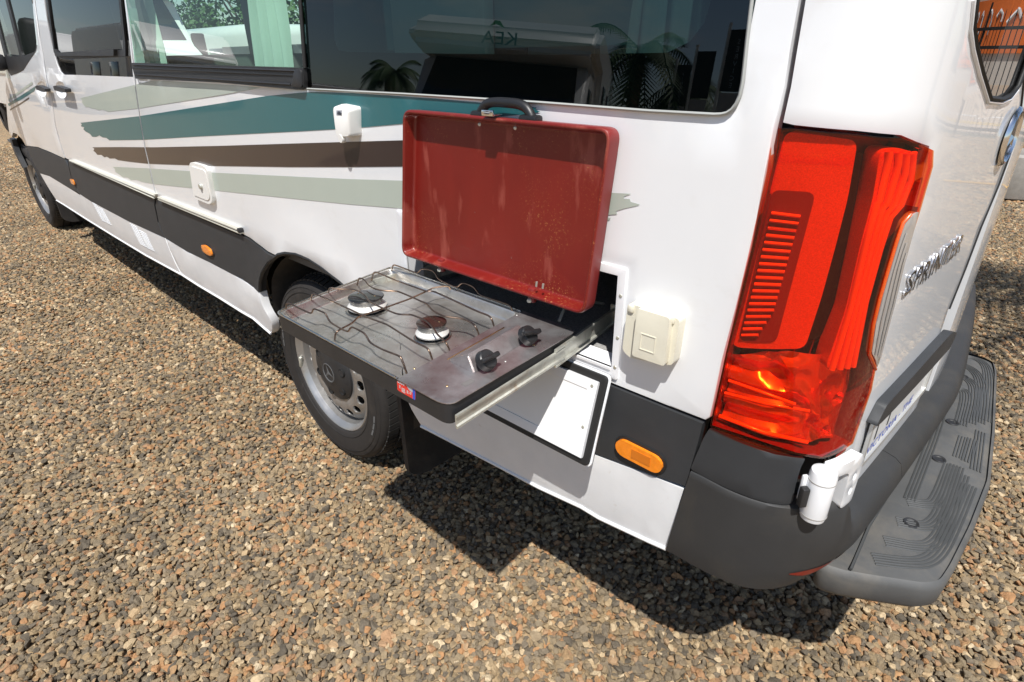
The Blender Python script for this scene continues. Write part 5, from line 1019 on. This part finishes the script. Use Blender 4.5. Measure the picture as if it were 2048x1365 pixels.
# ------------------------------------------------------------------ the pull-out cooker
tq = D['tray']; TQ_ = [Vector((p[0], p[1], .875)) for p in tq]
cook = thing('gas_cooktop', 'stainless two-burner gas cooktop on a pulled-out drawer, its red lid raised against the van', 'cooktop', (.84, -.18, .815))
def TRAY(u, v, off=0., z=None):
    p = (TQ_[0]*(1-u)+TQ_[3]*u)*(1-v)+(TQ_[1]*(1-u)+TQ_[2]*u)*v; p.z = (.875 if z is None else z)+off; return p
WU, WV = .55, .335                                  # metres per unit of u and v
mround = lambda q, r, su, sv, n=6: [(x/su, y/sv) for x, y in rounded([(p[0]*su, p[1]*sv) for p in q], r, n)]
bed = mround([(.012, .022), (.7705, .022), (.7565, .972), (.012, .972)], [.026, .019, .019, .026], WU, WV)
dist_m = lambda u, v: seg_d(u*WU, v*WV, [(p[0]*WU, p[1]*WV) for p in bed])
def BED(u, v, off=0.):
    d = dist_m(u, v) if inside(u, v, bed) else 0
    t = min(1, d/.016); t = t*t*(3-2*t); return TRAY(u, v, off-.011*t)
outl = rounded([(0, 0), (.772, 0), (.758, 1), (0, 1)], [.05, .0, .0, .05], 6)
tray = rooted(sheet('hob_tray', outl, 'steel_dirty', None, TRAY, holes=[bed], thick=0, grid=.05, smooth=60), cook)
rooted(pan('tray_bed', bed, [(0, 0), (.0015, -.0008), (.003, -.003), (.007, -.017), (.009, -.0215), (.012, -.0236), (.017, -.024)], 'steel_dirty', TRAY, (WU, WV)), cook)
cp = rooted(sheet('control_panel', rounded([(.7725, -.002), (1.002, -.002), (1.002, 1.002), (.7585, 1.002)], [.0, .06, .06, .0], 6), 'steel_panel', None, TRAY, off=.0015, thick=.0015, grid=.06, bev=.0006), cook)
rimp = [TRAY(u, v, .0006) for u, v in inset(rounded([(0, 0), (.772, 0), (.758, 1), (0, 1)], [.05, .0, .0, .05], 6), .004)]
rimp = [p for p in rimp]; rl_ = [TRAY(u, v, .0008) for u, v in ((.770, .006), (.06, .006), (.018, .02), (.007, .06), (.007, .94), (.018, .98), (.06, .992), (.755, .992))]
rooted(tubeobj('tray_rim', smooth_path(rl_, 2), .0022, 'steel_clean', None, 6), cook)
bx = bmesh.new(); so4 = rounded([(.004, .006), (.996, .006), (.996, .99), (.004, .99)], .04, 5); lay = [[bx.verts.new(TRAY(u, v, z=z_)) for u, v in so4] for z_ in (.8735, .840)]
for i in range(len(so4)): j = (i+1) % len(so4); bx.faces.new((lay[1][i], lay[1][j], lay[0][j], lay[0][i]))
bx.faces.new(lay[1][::-1]); bmesh.ops.recalc_face_normals(bx, faces=bx.faces); rooted(bmobj('drawer_box', bx, 'black_plastic', None, 40), cook)
# pressed wedge that carries the knobs
wl = D['wedge']; Bk0, Bk1 = Vector((*wl[0], .8768)), Vector((*wl[1], .8768)); R0, R1 = Vector((1.0838, -.2514, .8768)), Vector((1.0680, -.098, .8768)); T0, T1 = Vector((1.062, -.244, .9005)), Vector((1.046, -.100, .9005))
bm = bmesh.new(); V_ = [bm.verts.new(p) for p in (Bk0, Bk1, R0, R1, T0, T1)]
for f in ((0, 4, 5, 1), (4, 2, 3, 5), (0, 2, 4), (1, 5, 3)): bm.faces.new([V_[i] for i in f])
bmesh.ops.recalc_face_normals(bm, faces=bm.faces); bmesh.ops.bevel(bm, geom=[e for e in bm.edges if len(e.link_faces) == 2], offset=.0025, segments=2, affect='EDGES')
wedge = rooted(bmobj('knob_bracket', bm, 'steel_panel', None, 30), cook)
tubeobj('slot_edge', [Bk0+Vector((-.001, 0, .0004)), Bk1+Vector((-.001, 0, .0004))], .0011, 'brass', wedge, 6)
face_n = (R0-T0).cross(T1-T0).normalized(); face_n = face_n if face_n.z > 0 else -face_n
for kc, ang in (((1.087, -.2305, .8915), .35), ((1.0765, -.1170, .8915), .15)):
    c = Vector(kc); mt = Matrix.Translation(c) @ face_n.to_track_quat('Z', 'Y').to_matrix().to_4x4() @ Matrix.Diagonal((1.14, 1.14, 1.0, 1))
    kn = rooted(latheobj('knob', [(0, .0135), (.0130, .0132), (.0148, .0115), (.0160, .004), (.0162, 0)], mt, 'knob_black', None, 36), cook)
    bm = bmesh.new(); box(bm, (0, 0, .0185), (.0075, .030, .012), bev=.002); bmesh.ops.transform(bm, matrix=mt @ Matrix.Rotation(ang+1.15, 4, 'Z'), verts=bm.verts); bmobj('knob_grip', bm, 'knob_black', kn, 40)
    bm = bmesh.new(); box(bm, (0, .012, .0215), (.0058, .022, .010), bev=.002); bmesh.ops.transform(bm, matrix=mt @ Matrix.Rotation(ang+1.15, 4, 'Z'), verts=bm.verts); bmobj('knob_pointer', bm, 'knob_black', kn, 40)
for u, v in ((.92, .115), (.955, .70), (.765, .93), (.765, .12), (.93, .36), (.955, .47)):
    p = TRAY(u, v, .0015); rooted(latheobj('panel_screw', [(0, .0012), (.0016, .001), (.0024, 0)], Matrix.Translation(p), 'brass' if v in (.115, .70, .12) else 'burner_grey', None, 12), cook)
rooted(sheet('panel_stain', [(.955+.010*math.cos(a)*1.2, .20+.04*math.sin(a)+.01*math.sin(3*a)) for a in [2*PI*i/14 for i in range(14)]], 'burner_grey', None, TRAY, off=.0018, thick=0, grid=.1), cook)
# burners
for (cx, cy), R, m_ in ((D['burner_big'][0], .0415, 'burner_enamel'), (D['burner_small'][0], .0325, 'burner_brown')):
    b = Matrix.Translation((cx, cy, .8515)); k = R/.0415
    bn = rooted(latheobj('burner', [(.030*k, .0), (.030*k, .004), (R*.97, .0055), (R, .0085), (R*.97, .0105), (.034*k, .0145), (.0325*k, .0165), (.031*k, .017), (0, .017)], b, 'burner_alu', None, 56, 40), cook)
    latheobj('burner_recess', [(R*1.13, .0005), (R*1.07, .0012), (R*1.04, .0003), (R*.7, .0002)], b, 'steel_clean', bn, 48)
    latheobj('burner_painted_shade', [(R*1.0, .0003), (R*.4, .0004)], b, 'dark_void', bn, 48)  # black disc painted on the bed as the shade under the burner
    latheobj('burner_ring', [(.0325*k, .0145), (.0330*k, .0255), (.031*k, .0235)], b, 'burner_grey', bn, 56, 40)
    bm = bmesh.new()
    for i in range(28):
        a = 2*PI*i/28; box(bm, b @ Vector((.0328*k*math.cos(a), .0328*k*math.sin(a), .020)), (.0016, .0016, .005), Matrix.Rotation(a, 3, 'Z'))
    o = bmobj('flame_port', bm, 'burner_grey', bn); o['kind'] = 'stuff'
    capo = latheobj('burner_cap', [(.0325*k, .0255), (.0372*k, .0270), (.0378*k, .0292), (.0368*k, .0306), (.032*k, .0316), (.012*k, .0321), (0, .0321)], b, m_, bn, 56, 40)
    for a in (.45, 3.4): latheobj('cap_rivet', [(0, .0009), (.0014, .0007), (.0024, 0)], b @ Matrix.Translation((.021*k*math.cos(a), .021*k*math.sin(a), .0321)), 'brass', bn, 10)
    boxobj('igniter', b @ Vector((-R*1.15, .006, .004)), (.008, .008, .006), 'brass', bn, bev=.002) if R > .04 else None
# wire pan support
grate = rooted(bpy.data.objects.new('pan_support', bpy.data.meshes.new('pan_support')), cook); COL.objects.link(grate)
bm = bmesh.new(); tube(bm, [Vector(p) for p in D['rod_left']], .0021, 8); me = bpy.data.meshes.new('pan_support'); bm.to_mesh(me); bm.free(); me.materials.append(M['copper_rod'])
for p in me.polygons: p.use_smooth = True
grate.data = me
for nm in ('rod1', 'rod2', 'rod3', 'rod4', 'rod5', 'rod6', 'rod_cross'): tubeobj('wire', smooth_path(D[nm], 2), .0018, 'copper_rod', grate, 8)
# lid
lq = [Vector(p) for p in D['lid']]; LN = (lq[1]-lq[0]).cross(lq[3]-lq[0]).normalized(); LN = LN if LN.y < 0 else -LN      # towards the camera side
def LQ(u, v, off=0.): return (lq[3]*(1-u)+lq[2]*u)*(1-v)+(lq[0]*(1-u)+lq[1]*u)*v+LN*off
LW, LH = .515, .305
lo = mround([(0, 0), (1, 0), (1, 1), (0, 1)], .0225, LW, LH, 7); lm = lambda q: [(p[0]*LW, p[1]*LH) for p in q]
lid = rooted(pan('lid', lo, [(0, -.0012), (.0012, 0), (.0040, 0), (.0052, -.0008), (.0062, -.003), (.0090, -.020), (.0102, -.0245), (.0122, -.0262), (.0150, -.0265)], 'red_enamel', LQ, (LW, LH)), cook)
bm = bmesh.new(); a_ = [bm.verts.new(LQ(u, v, -.0012)) for u, v in lo]; b_ = [bm.verts.new(LQ(.5+(u-.5)*1.004, .5+(v-.5)*1.006, -.004)) for u, v in lo]; c_ = [bm.verts.new(LQ(.5+(u-.5)*1.0, .5+(v-.5)*1.0, -.028)) for u, v in lo]; d_ = [bm.verts.new(LQ(.5+(u-.5)*.985, .5+(v-.5)*.975, -.031)) for u, v in lo]
for A, B in ((a_, b_), (b_, c_), (c_, d_)):
    for i in range(len(A)): j = (i+1) % len(A); bm.faces.new((A[j], A[i], B[i], B[j]))
bm.faces.new(d_); bmesh.ops.recalc_face_normals(bm, faces=bm.faces); bmobj('lid_shell', bm, 'red_enamel_outside', lid, 45)
lg = D['lid_lugs']; uX = (lq[1]-lq[0]).normalized(); uZ = (lq[0]-lq[3]).normalized()
for k in (0, 1):
    p = Vector(lg[k])+Vector((0, .012, .004)); o = boxobj('hinge_lug', p+Vector((.002, 0, .010)), (.016, .012, .030), 'red_enamel_outside', lid, bev=.004); latheobj('lug_bolt', [(0, .005), (.003, .0045), (.0045, .002), (.005, 0)], Matrix.Translation(p+Vector((0, -.006, 0))) @ Matrix.Rotation(PI/2, 4, 'X'), 'zinc', lid, 12)
for dx_ in (0, .016): tubeobj('lid_pin', [LQ(.772+dx_*1.9, .075, -.006), LQ(.772+dx_*1.9, .105, -.006)], .0022, 'zinc', lid, 8)
hz = [LQ(.520, 1.0, -.015), LQ(.530, 1.05, -.015), LQ(.548, 1.075, -.015), LQ(.60, 1.082, -.015), LQ(.66, 1.078, -.015), LQ(.69, 1.06, -.015), LQ(.715, 1.0, -.015)]
bm = bmesh.new(); hp = smooth_path([LQ(.405, .996, -.016), LQ(.428, 1.050, -.016), LQ(.45, 1.074, -.016), LQ(.50, 1.082, -.016), LQ(.595, 1.080, -.016), LQ(.64, 1.060, -.016), LQ(.668, .996, -.016)], 3)
tube(bm, hp, .0085, 10); bmesh.ops.transform(bm, matrix=Matrix.Identity(4), verts=bm.verts); bmobj('lid_handle', bm, 'knob_black', lid, 60)
for u in (.418, .655): boxobj('handle_foot', LQ(u, 1.006, -.016), (.040, .022, .014), 'knob_black', lid, bev=.005)
lt = boxobj('latch', LQ(.498, 1.018, -.004), (.030, .020, .0022), 'chrome', lid, bev=.0008); boxobj('latch_tab', LQ(.498, 1.026, .008), (.028, .004, .010), 'chrome', lid, bev=.001)
for u in (.425, .60): latheobj('lid_rivet', [(0, .003), (.002, .0026), (.0034, .001), (.0036, 0)], Matrix.Translation(LQ(u, .955, -.010)) @ Matrix.Rotation(PI/2, 4, 'X'), 'zinc', lid, 12)
# telescopic slides
def c_rail(name, a, b, h, d, m, par=None):
    a, b = Vector(a), Vector(b); x = (b-a).normalized(); up = Vector((0, 0, 1)); out = x.cross(up).normalized(); out = out if out.x > 0 else -out
    bm = bmesh.new(); pr_ = [(0, -h/2), (d, -h/2), (d, -h/2+.004), (d*.25, -h/2+.006), (d*.25, h/2-.006), (d, h/2-.004), (d, h/2), (0, h/2)]
    A = [bm.verts.new(a+out*p[0]+up*p[1]) for p in pr_]; B = [bm.verts.new(b+out*p[0]+up*p[1]) for p in pr_]
    for i in range(len(pr_)): j = (i+1) % len(pr_); bm.faces.new((A[i], A[j], B[j], B[i]))
    for q in (A, B):
        for f in ((0, 1, 2, 3), (0, 3, 4, 7), (4, 5, 6, 7)): bm.faces.new([q[i] for i in f])
    bmesh.ops.recalc_face_normals(bm, faces=bm.faces); o = bmobj(name, bm, m, None, 30); return rooted(o, cook), out
rs_ = D['rail_slide']
r1, o1 = c_rail('slide_rail', (rs_[0][0]+.000, rs_[0][1], .848), (rs_[1][0]+.003, rs_[1][1]+.02, .848), .024, .004, 'zinc')
r2, o2 = c_rail('slide_rail', (rs_[1][0]+.005, rs_[1][1]-.01, .848), (rs_[2][0]+.012, rs_[2][1], .848), .036, .0055, 'zinc')
c_rail('slide_rail', (.5935, -.337, .848), (.566, -.06, .848), .024, -.004, 'zinc'); c_rail('slide_rail', (.566, -.09, .848), (.60, .145, .848), .036, -.0055, 'zinc')
bm = bmesh.new()
for t in (.10, .42, .62): p = Vector((*rs_[0], .848)).lerp(Vector((*rs_[1], .848)), t)+o1*(-.0008); box(bm, p, (.002, .003, .013))
tag(bmobj('rail_slot', bm, 'dark_void', r1), kind='stuff')
bm = bmesh.new(); p = Vector((*rs_[1], .848)); box(bm, p+Vector((.002, -.004, .0)), (.002, .005, .012)); box(bm, p.lerp(Vector((*rs_[2], .848)), .80)+Vector((.003, 0, .002)), (.002, .03, .008)); tag(bmobj('rail_slot', bm, 'dark_void', r2), kind='stuff')
p = Vector((rs_[2][0]+.012, rs_[2][1], .850)); boxobj('rail_bracket', p, (.016, .004, .045), 'zinc', r2, bev=.001)
st_ = [Vector(p) for p in D['sticker']]; 
def STK(u, v, off=0.): return (st_[3]*(1-u)+st_[2]*u)*(1-v)+(st_[0]*(1-u)+st_[1]*u)*v+Vector((0, -.0012-off, 0))
sk = rooted(sheet('sticker', rounded([(0, .02), (1, .02), (1, .97), (0, .97)], .12, 4), 'decal_red', None, STK, thick=.0003, grid=.3, bev=0), cook)
sheet('sticker_band', [(.86, .03), (.99, .03), (.99, .96), (.86, .96)], 'decal_blue', sk, STK, off=.0002, thick=0, grid=.3)
sheet('sticker_photo', rounded([(.5, .96), (.855, .96), (.855, .58), (.78, .56), (.66, .66)], .05), 'decal_grey', sk, STK, off=.0002, thick=0, grid=.3)
bm = bmesh.new(); rs = random.Random(9)
for u0, u1, n in ((.12, .22, 5), (.26, .48, 7), (.54, .66, 5), (.70, .82, 4)):
    for i in range(n):
        v = .50-.06*i+(.12 if u0 < .2 else 0); q = [bm.verts.new(STK(a, b, .0004)) for a, b in ((u0, v), (u1-rs.random()*.05, v), (u1-.02, v+.028), (u0, v+.028))]; bm.faces.new(q)
for i, u in enumerate((.05, .15, .25, .35)):
    q = [bm.verts.new(STK(a, b, .0004)) for a, b in ((u, .82), (u+.07, .82), (u+.07, .96), (u, .96))]; bm.faces.new(q)
tag(bmobj('sticker_print', bm, 'decal_white', sk), kind='stuff')
tubeobj('gas_hose', smooth_path([(1.055, .002, .874), (1.045, .03, .89), (1.04, .06, .90), (1.05, .16, .86)], 2), .003, 'zinc', r2, 6)

# ------------------------------------------------------------------ surroundings
def caravan(name, label, loc, rz, L_, Wd, H, body='caravan_white', group=None, extra=None):
    """coach-built motorhome: box body with over-cab nose, cab with bonnet, windscreen and wheels; local x forward"""
    r = thing(name, label, 'motorhome', loc, group); r.rotation_euler = (0, 0, rz)
    bm = bmesh.new(); h0 = .45
    pr_ = [(-L_/2, h0), (L_/2-1.35, h0), (L_/2-1.35, 2.06), (L_/2-.35, 2.10), (L_/2-.05, 2.20), (L_/2-.1, 2.38), (L_/2-.7, H), (-L_/2+.2, H), (-L_/2, H-.2)]
    A = [bm.verts.new((x, -Wd/2, z)) for x, z in pr_]; B = [bm.verts.new((x, Wd/2, z)) for x, z in pr_]
    for i in range(len(pr_)): j = (i+1) % len(pr_); bm.faces.new((A[i], A[j], B[j], B[i]))
    bm.faces.new(A[::-1]); bm.faces.new(B); bmesh.ops.recalc_face_normals(bm, faces=bm.faces); bmesh.ops.bevel(bm, geom=list(bm.edges), offset=.10, segments=3, affect='EDGES', clamp_overlap=True)
    bd = bmobj('body', bm, body, r, 40)
    bm = bmesh.new(); cw = Wd*.46
    pc_ = [(L_/2-1.3, .5), (L_/2+.65, .5), (L_/2+.72, .85), (L_/2+.62, 1.12), (L_/2-.02, 1.45), (L_/2-.50, 2.09), (L_/2-1.3, 2.09)]
    A = [bm.verts.new((x, -cw, z)) for x, z in pc_]; B = [bm.verts.new((x, cw, z)) for x, z in pc_]
    for i in range(len(pc_)): j = (i+1) % len(pc_); bm.faces.new((A[i], A[j], B[j], B[i]))
    bm.faces.new(A[::-1]); bm.faces.new(B); bmesh.ops.recalc_face_normals(bm, faces=bm.faces); bmesh.ops.bevel(bm, geom=list(bm.edges), offset=.06, segments=3, affect='EDGES', clamp_overlap=True)
    cb = bmobj('cab', bm, body, r, 40)
    a, b = Vector((L_/2-.03, 0, 1.475)), Vector((L_/2-.49, 0, 2.065)); n = Vector((.61, 0, .5)).normalized()*.012
    bm = bmesh.new(); q = [(a.x, -cw*.90, a.z), (a.x, cw*.90, a.z), (b.x, cw*.84, b.z), (b.x, -cw*.84, b.z)]; bm.faces.new([bm.verts.new(Vector(p)+n) for p in q]); bmobj('windscreen', bm, 'van_glass', cb)
    bm = bmesh.new(); box(bm, (L_/2+.69, 0, .72), (.06, cw*1.3, .22), bev=.03); bmobj('grille', bm, 'black_plastic', cb, 40)
    for s in (-1, 1):
        boxobj('headlamp', (L_/2+.60, s*cw*.80, .95), (.16, .26, .16), 'chrome', cb, bev=.04); boxobj('mirror', (L_/2-.25, s*(cw+.16), 1.42), (.10, .2, .34), 'black_plastic', cb, bev=.03)
        boxobj('side_window', (L_/2-.75, s*(cw+.006), 1.6), (.6, .012, .5), 'van_glass', cb, bev=.004)
        for x0, w2 in ((-L_*.15, .9), (L_*.12, .7)): boxobj('window', (x0, s*(Wd/2+.006), 1.75), (w2, .02, .55), 'van_glass', bd, bev=.006)
        for x0 in (L_/2-.35, -L_*.25):
            w = latheobj('wheel', [(.2, -.02), (.21, .0), (.34, -.02), (.345, -.20), (.2, -.2)], Matrix.Translation((x0, s*(Wd/2-.03), .345)) @ Matrix.Rotation(-s*PI/2, 4, 'X').inverted() if s > 0 else Matrix.Translation((x0, s*(Wd/2-.03), .345)) @ Matrix.Rotation(PI/2, 4, 'X'), 'rubber', r, 24)
    return r, bd, cb
kea, kb, kc = caravan('motorhome', 'white motorhome with an over-cab nose and small green leaf emblem facing the campervan', (-5.15, -7.05, 0), math.radians(58), 6.0, 2.30, 2.58)
me = text_mesh('KEA', .24, 'CENTER', .003)
for v in me.vertices: x, y, z = v.co; v.co = Vector((2.94+z*.0+.035-.10*0, x*1.0, 2.20+y*.8))
lt_ = put('lettering', me, 'ink', kb)
bm = bmesh.new(); q = [(.0, .0), (.10, .035), (.18, .01), (.12, .075), (.06, .07)]; bm.faces.new([bm.verts.new((2.975, -.05+p[0], 2.37+p[1])) for p in q]); bmobj('leaf_emblem', bm, 'kea_green', kb)
rv2, b2, c2 = caravan('motorhome', 'white motorhome with an orange swoosh parked further along the yard', (-27, -17.5, 0), PI/2+.55, 6.4, 2.3, 2.75)
bm = bmesh.new(); 
for k, mm in ((0, 'orange_stripe'), (1, 'ink')):
    P_ = [(2.4-.25*k-2.2*t, 1.165, 2.1+.34*math.sin(t*2.2)-.10*k) for t in [i/12 for i in range(13)]]; tubeobj('swoosh', P_, .05-.02*k, mm, b2, 6); tubeobj('swoosh', [(p[0], -p[1], p[2]) for p in P_], .05-.02*k, mm, b2, 6)
caravan('motorhome', 'white motorhome side-on in the row facing the campervan, mirrored in the sliding door glass', (-18.5, -5.6, 0), 0., 6.4, 2.3, 2.95); caravan('motorhome', 'white motorhome at the far end of the row, mirrored in the front door glass', (-27.5, -5.4, 0), 0., 6.4, 2.3, 3.0)
nb, bn_, cn_ = caravan('motorhome', 'white motorhome standing ahead of the campervan at the left edge', (-12.2, 2.35, .10), 0.0, 6.0, 2.3, 2.8)
boxobj('side_strip', (0, -1.16, 1.08), (5.6, .02, .07), 'cream_rail', bn_)
tr_ = thing('caravan', 'low white caravan seen through the campervan window, in front of the hedge', 'caravan', (-13.2, 6.2, .1))
bm = bmesh.new(); box(bm, (0, 0, 1.12), (4.4, 2.0, 1.42), bev=.22); bmobj('body', bm, 'caravan_white', tr_, 50)
for x0 in (-1.2, .6): boxobj('window', (x0, -1.006, 1.2), (1.0, .02, .4), 'van_glass', tr_, bev=.005)
for x0 in (-.4, .4): latheobj('wheel', [(.1, -.02), (.30, 0), (.32, -.18), (.1, -.18)], Matrix.Translation((x0, -.95, .32)) @ Matrix.Rotation(PI/2, 4, 'X'), 'rubber', tr_, 20)
boxobj('drawbar', (2.7, 0, .5), (1.2, .12, .08), 'black_plastic', tr_)
def leaf_cloud(bm, c, r, n, size, rs, flat=.8):
    for _ in range(n):
        while True:
            v = Vector((rs.uniform(-1, 1), rs.uniform(-1, 1), rs.uniform(-1, 1)))
            if .25 < v.length < 1: break
        p = Vector(c)+Vector((v.x*r[0], v.y*r[1], v.z*r[2])); s = size*rs.uniform(.6, 1.4)
        e = Euler((rs.uniform(-1, 1), rs.uniform(-1, 1), rs.uniform(0, 6.3))).to_matrix(); q = [e @ Vector(k)*s for k in ((-.5, 0, 0), (0, -.28, .05), (.5, 0, 0), (0, .28, .05))]
        bm.faces.new([bm.verts.new(p+k) for k in q])
rs = random.Random(21)
bm = bmesh.new()
for i in range(26): leaf_cloud(bm, (-34+i*1.0, 9.6+rs.uniform(-.4, .4), 2.0+rs.uniform(0, .4)-.035*i), (1.0, .8, 1.5+rs.uniform(0, .3)-.02*i), 520, .20, rs)
hd = bmobj('hedge', bm, 'hedge_leaf'); tag(hd, 'dense green hedge behind the motorhome beyond the campervan', 'hedge')
def tree(label, loc, h, spread, seed, n=1400):
    rs = random.Random(seed); r = thing('tree', label, 'tree', loc)
    bm = bmesh.new(); tube(bm, [(0, 0, -.1), (.05, .02, h*.3), (-.04, .06, h*.62)], [.16, .12, .07], 10)
    ends = []
    for i in range(7):
        a = 2*PI*i/7+rs.uniform(-.3, .3); e = Vector((math.cos(a)*spread*.6, math.sin(a)*spread*.6, h*rs.uniform(.62, .9))); tube(bm, [(0, 0, h*rs.uniform(.3, .5)), e*.5+Vector((0, 0, h*.25)), e], [.06, .045, .02], 6); ends.append(e)
    bmobj('trunk', bm, 'bark', r, 60); bm = bmesh.new()
    for e in ends+[Vector((0, 0, h*.88))]: leaf_cloud(bm, e, (spread*.42, spread*.42, h*.16), n//8, .26, rs)
    bmobj('crown', bm, 'hedge_leaf', r); return r
tree('bushy green tree standing over the hedge', (-30, 14, 0), 6.5, 3.0, 31, 2600); tree('tall spreading green tree beyond the hedge to the right', (-22, 15, 0), 7.5, 3.4, 33, 2600)
def palm(label, loc, h, seed, fr=17, fl=2.0, group=None):
    rs = random.Random(seed); r = thing('palm_tree', label, 'palm tree', loc, group); bm = bmesh.new()
    tube(bm, [(0, 0, -.1), (.03, .02, h*.5), (0, 0, h)], [.16, .13, .11], 12); bmobj('trunk', bm, 'palm_trunk', r, 60); bm = bmesh.new()
    for i in range(fr):
        a = 2*PI*i/fr+rs.uniform(-.2, .2); up = rs.uniform(-.35, 1.1); L_ = fl*rs.uniform(.8, 1.15); sp = []
        for k in range(13):
            t = k/12; hr = L_*t*math.cos(up*.6)*(1-.15*t); sp.append(Vector((math.cos(a)*hr, math.sin(a)*hr, h+L_*(math.sin(up)*t-.95*t*t*(1.1-.4*up)))))
        for k in range(12):
            p, q = sp[k], sp[k+1]; d = (q-p).normalized(); s_ = d.cross(Vector((0, 0, 1))); s_ = s_.normalized() if s_.length > .05 else Vector((1, 0, 0))
            for sg in (-1, 1):
                for j in (0, .5):
                    b = p.lerp(q, j); l = .48*math.sin(PI*(.1+.85*(k+j)/12))*rs.uniform(.8, 1.1); e = b+s_*sg*l*.8+d*l*.45+Vector((0, 0, -.32*l)); wv = d*.03
                    bm.faces.new([bm.verts.new(x) for x in (b-wv, b+wv, e)])
        tube(bm, sp, .012, 4, caps=False)
    bmobj('crown', bm, 'palm_leaf', r); return r
palm('taller slim palm beside the motorhome, mirrored in the rear glass', (-4.75, -9.4, 0), 2.9, 41, 19, 1.6); palm('shaggy palm next to the black banners', (-4.1, -10.2, 0), 2.5, 42, 17, 1.4); palm('distant palm behind the motorhome cab', (-16.2, -12.4, 0), 2.9, 43, 17, 1.5); palm('distant palm left of its twin, behind the parked motorhomes', (-17.3, -12.9, 0), 2.8, 44, 15, 1.4)
palm('palm tree off to the right of the campervan', (3.7, 1.9, 0), 4.0, 45, 15, 2.0)
def banner(label, x, y, z0, z1, wd, word, tilt=.0):
    r = thing('banner_sign', label, 'banner', (x, y, 0)); r.rotation_euler = (0, 0, tilt)
    tubeobj('pole', [(-wd/2-.03, 0, 0), (-wd/2-.03, 0, z1+.1)], .025, 'galv_edge', r, 10); boxobj('cloth', (0, 0, (z0+z1)/2), (wd, .012, z1-z0), 'banner_black', r); boxobj('lower_cloth', (0, 0, z0-.45), (wd*.95, .010, .86), 'banner_grey', r)
    if word:
        n = len(word); stp = (z1-z0-.16)/n; hgt = min(stp*.74, wd*.75)
        for i, ch in enumerate(word):
            me = text_mesh(ch, hgt*1.35, 'CENTER', .002)
            for v in me.vertices: X, Y, Z_ = v.co; v.co = Vector((-X, .012+Z_, z1-.12-stp*(i+.85)+Y))
            put('letter', me, 'decal_grey', r)
banner('tall black vertical banner reading SERVICE', -2.72, -9.0, 2.25, 3.15, .34, 'SERVICE'); banner('black vertical banner between two others, without clear lettering', -3.33, -9.2, 2.15, 2.88, .32, ''); banner('shorter black vertical banner reading FINANCE', -3.80, -9.4, 2.05, 2.70, .27, 'FINANCE')
bm = bmesh.new()
for i in range(14): box(bm, (-3.1+.055*i*2, -14, 1.5+.05*i), (.05, .3, 3.0+.1*i))
box(bm, (-2.4, -14.3, 1.5), (2.4, .2, 3.2)); of = thing('office_block', 'low grey shed with upright ribs behind the banners', 'building', (-2.4, -14.2, 0)); rooted(bmobj('ribbed_wall', bm, 'caravan_grey'), of); boxobj('roof', (0, -.2, 3.4), (2.8, .9, .1), 'cabinet_grey', of)
# palisade fence and the shop over the road
fence = thing('fence', 'black steel picket fence along the far edge of the gravel', 'fence', (2.5, 10.9, 0))
pk = bmesh.new(); tube(pk, [(0, 0, .06), (0, 0, 1.72), (0, 0, 1.80)], [.011, .011, .002], 6); pm = bpy.data.meshes.new('picket'); pk.to_mesh(pm); pk.free(); pm.materials.append(M['fence_black'])
for i in range(80):
    o = bpy.data.objects.new('picket', pm); COL.objects.link(o); o.parent = fence; o.location = (-2.0+i*.115, 0, 0)
for z_ in (.16, 1.30, 1.55): boxobj('rail', (2.6, -.016, z_), (9.4, .03, .045), 'fence_black', fence)
for i in range(5): boxobj('post', (-2.06+i*2.3, .03, .95), (.07, .05, 1.9), 'fence_black', fence); 
shop = thing('shop', 'tan and dark shopfront with a long orange sign across the road', 'building', (9, 27, 0))
boxobj('wall', (0, 3, 2.2), (26, 6, 4.6), 'shop_wall', shop); boxobj('sign_band', (-2, -.05, 1.9), (17, .12, 1.7), 'orange_sign', shop); boxobj('window', (-2, -.03, 3.6), (16, .08, 1.2), 'shop_dark', shop); boxobj('window', (9.5, -.03, 1.8), (5, .08, 2.6), 'shop_dark', shop)
rs = random.Random(12); bm = bmesh.new()
for i in range(16):
    x = -9.4+i*.95; c = [Vector((x+.34*math.cos(a)*rs.uniform(.8, 1), -.14, 1.9+.5*math.sin(a))) for a in [rs.uniform(0, 1.5)+k*.5 for k in range(rs.randint(5, 9))]]; tube(bm, c, .07, 6)
tag(bmobj('sign_script', bm, 'decal_white', shop), kind='stuff')
tub = thing('concrete_tub', 'round grey concrete tub on the gravel behind the campervan', 'tub', (1.28, 6.75, 0)); bm = bmesh.new(); lathe(bm, [(.20, 0), (.27, .02), (.32, .22), (.30, .40), (.25, .42), (.22, .38), (.20, .15), (0, .12)], Matrix.Translation((0, 0, 0)), 36); bmesh.ops.recalc_face_normals(bm, faces=bm.faces); bmobj('bowl', bm, 'grey_concrete', tub, 40)
cab_ = tubeobj('power_cable', smooth_path([(1.35, 6.9, .03), (1.5, 7.2, .03), (1.9, 7.0, .032), (2.6, 7.1, .03), (3.6, 6.8, .03)], 3), .012, 'yellow_cable', None, 6); tag(cab_, 'thin yellow cable lying across the gravel by the tub', 'cable')
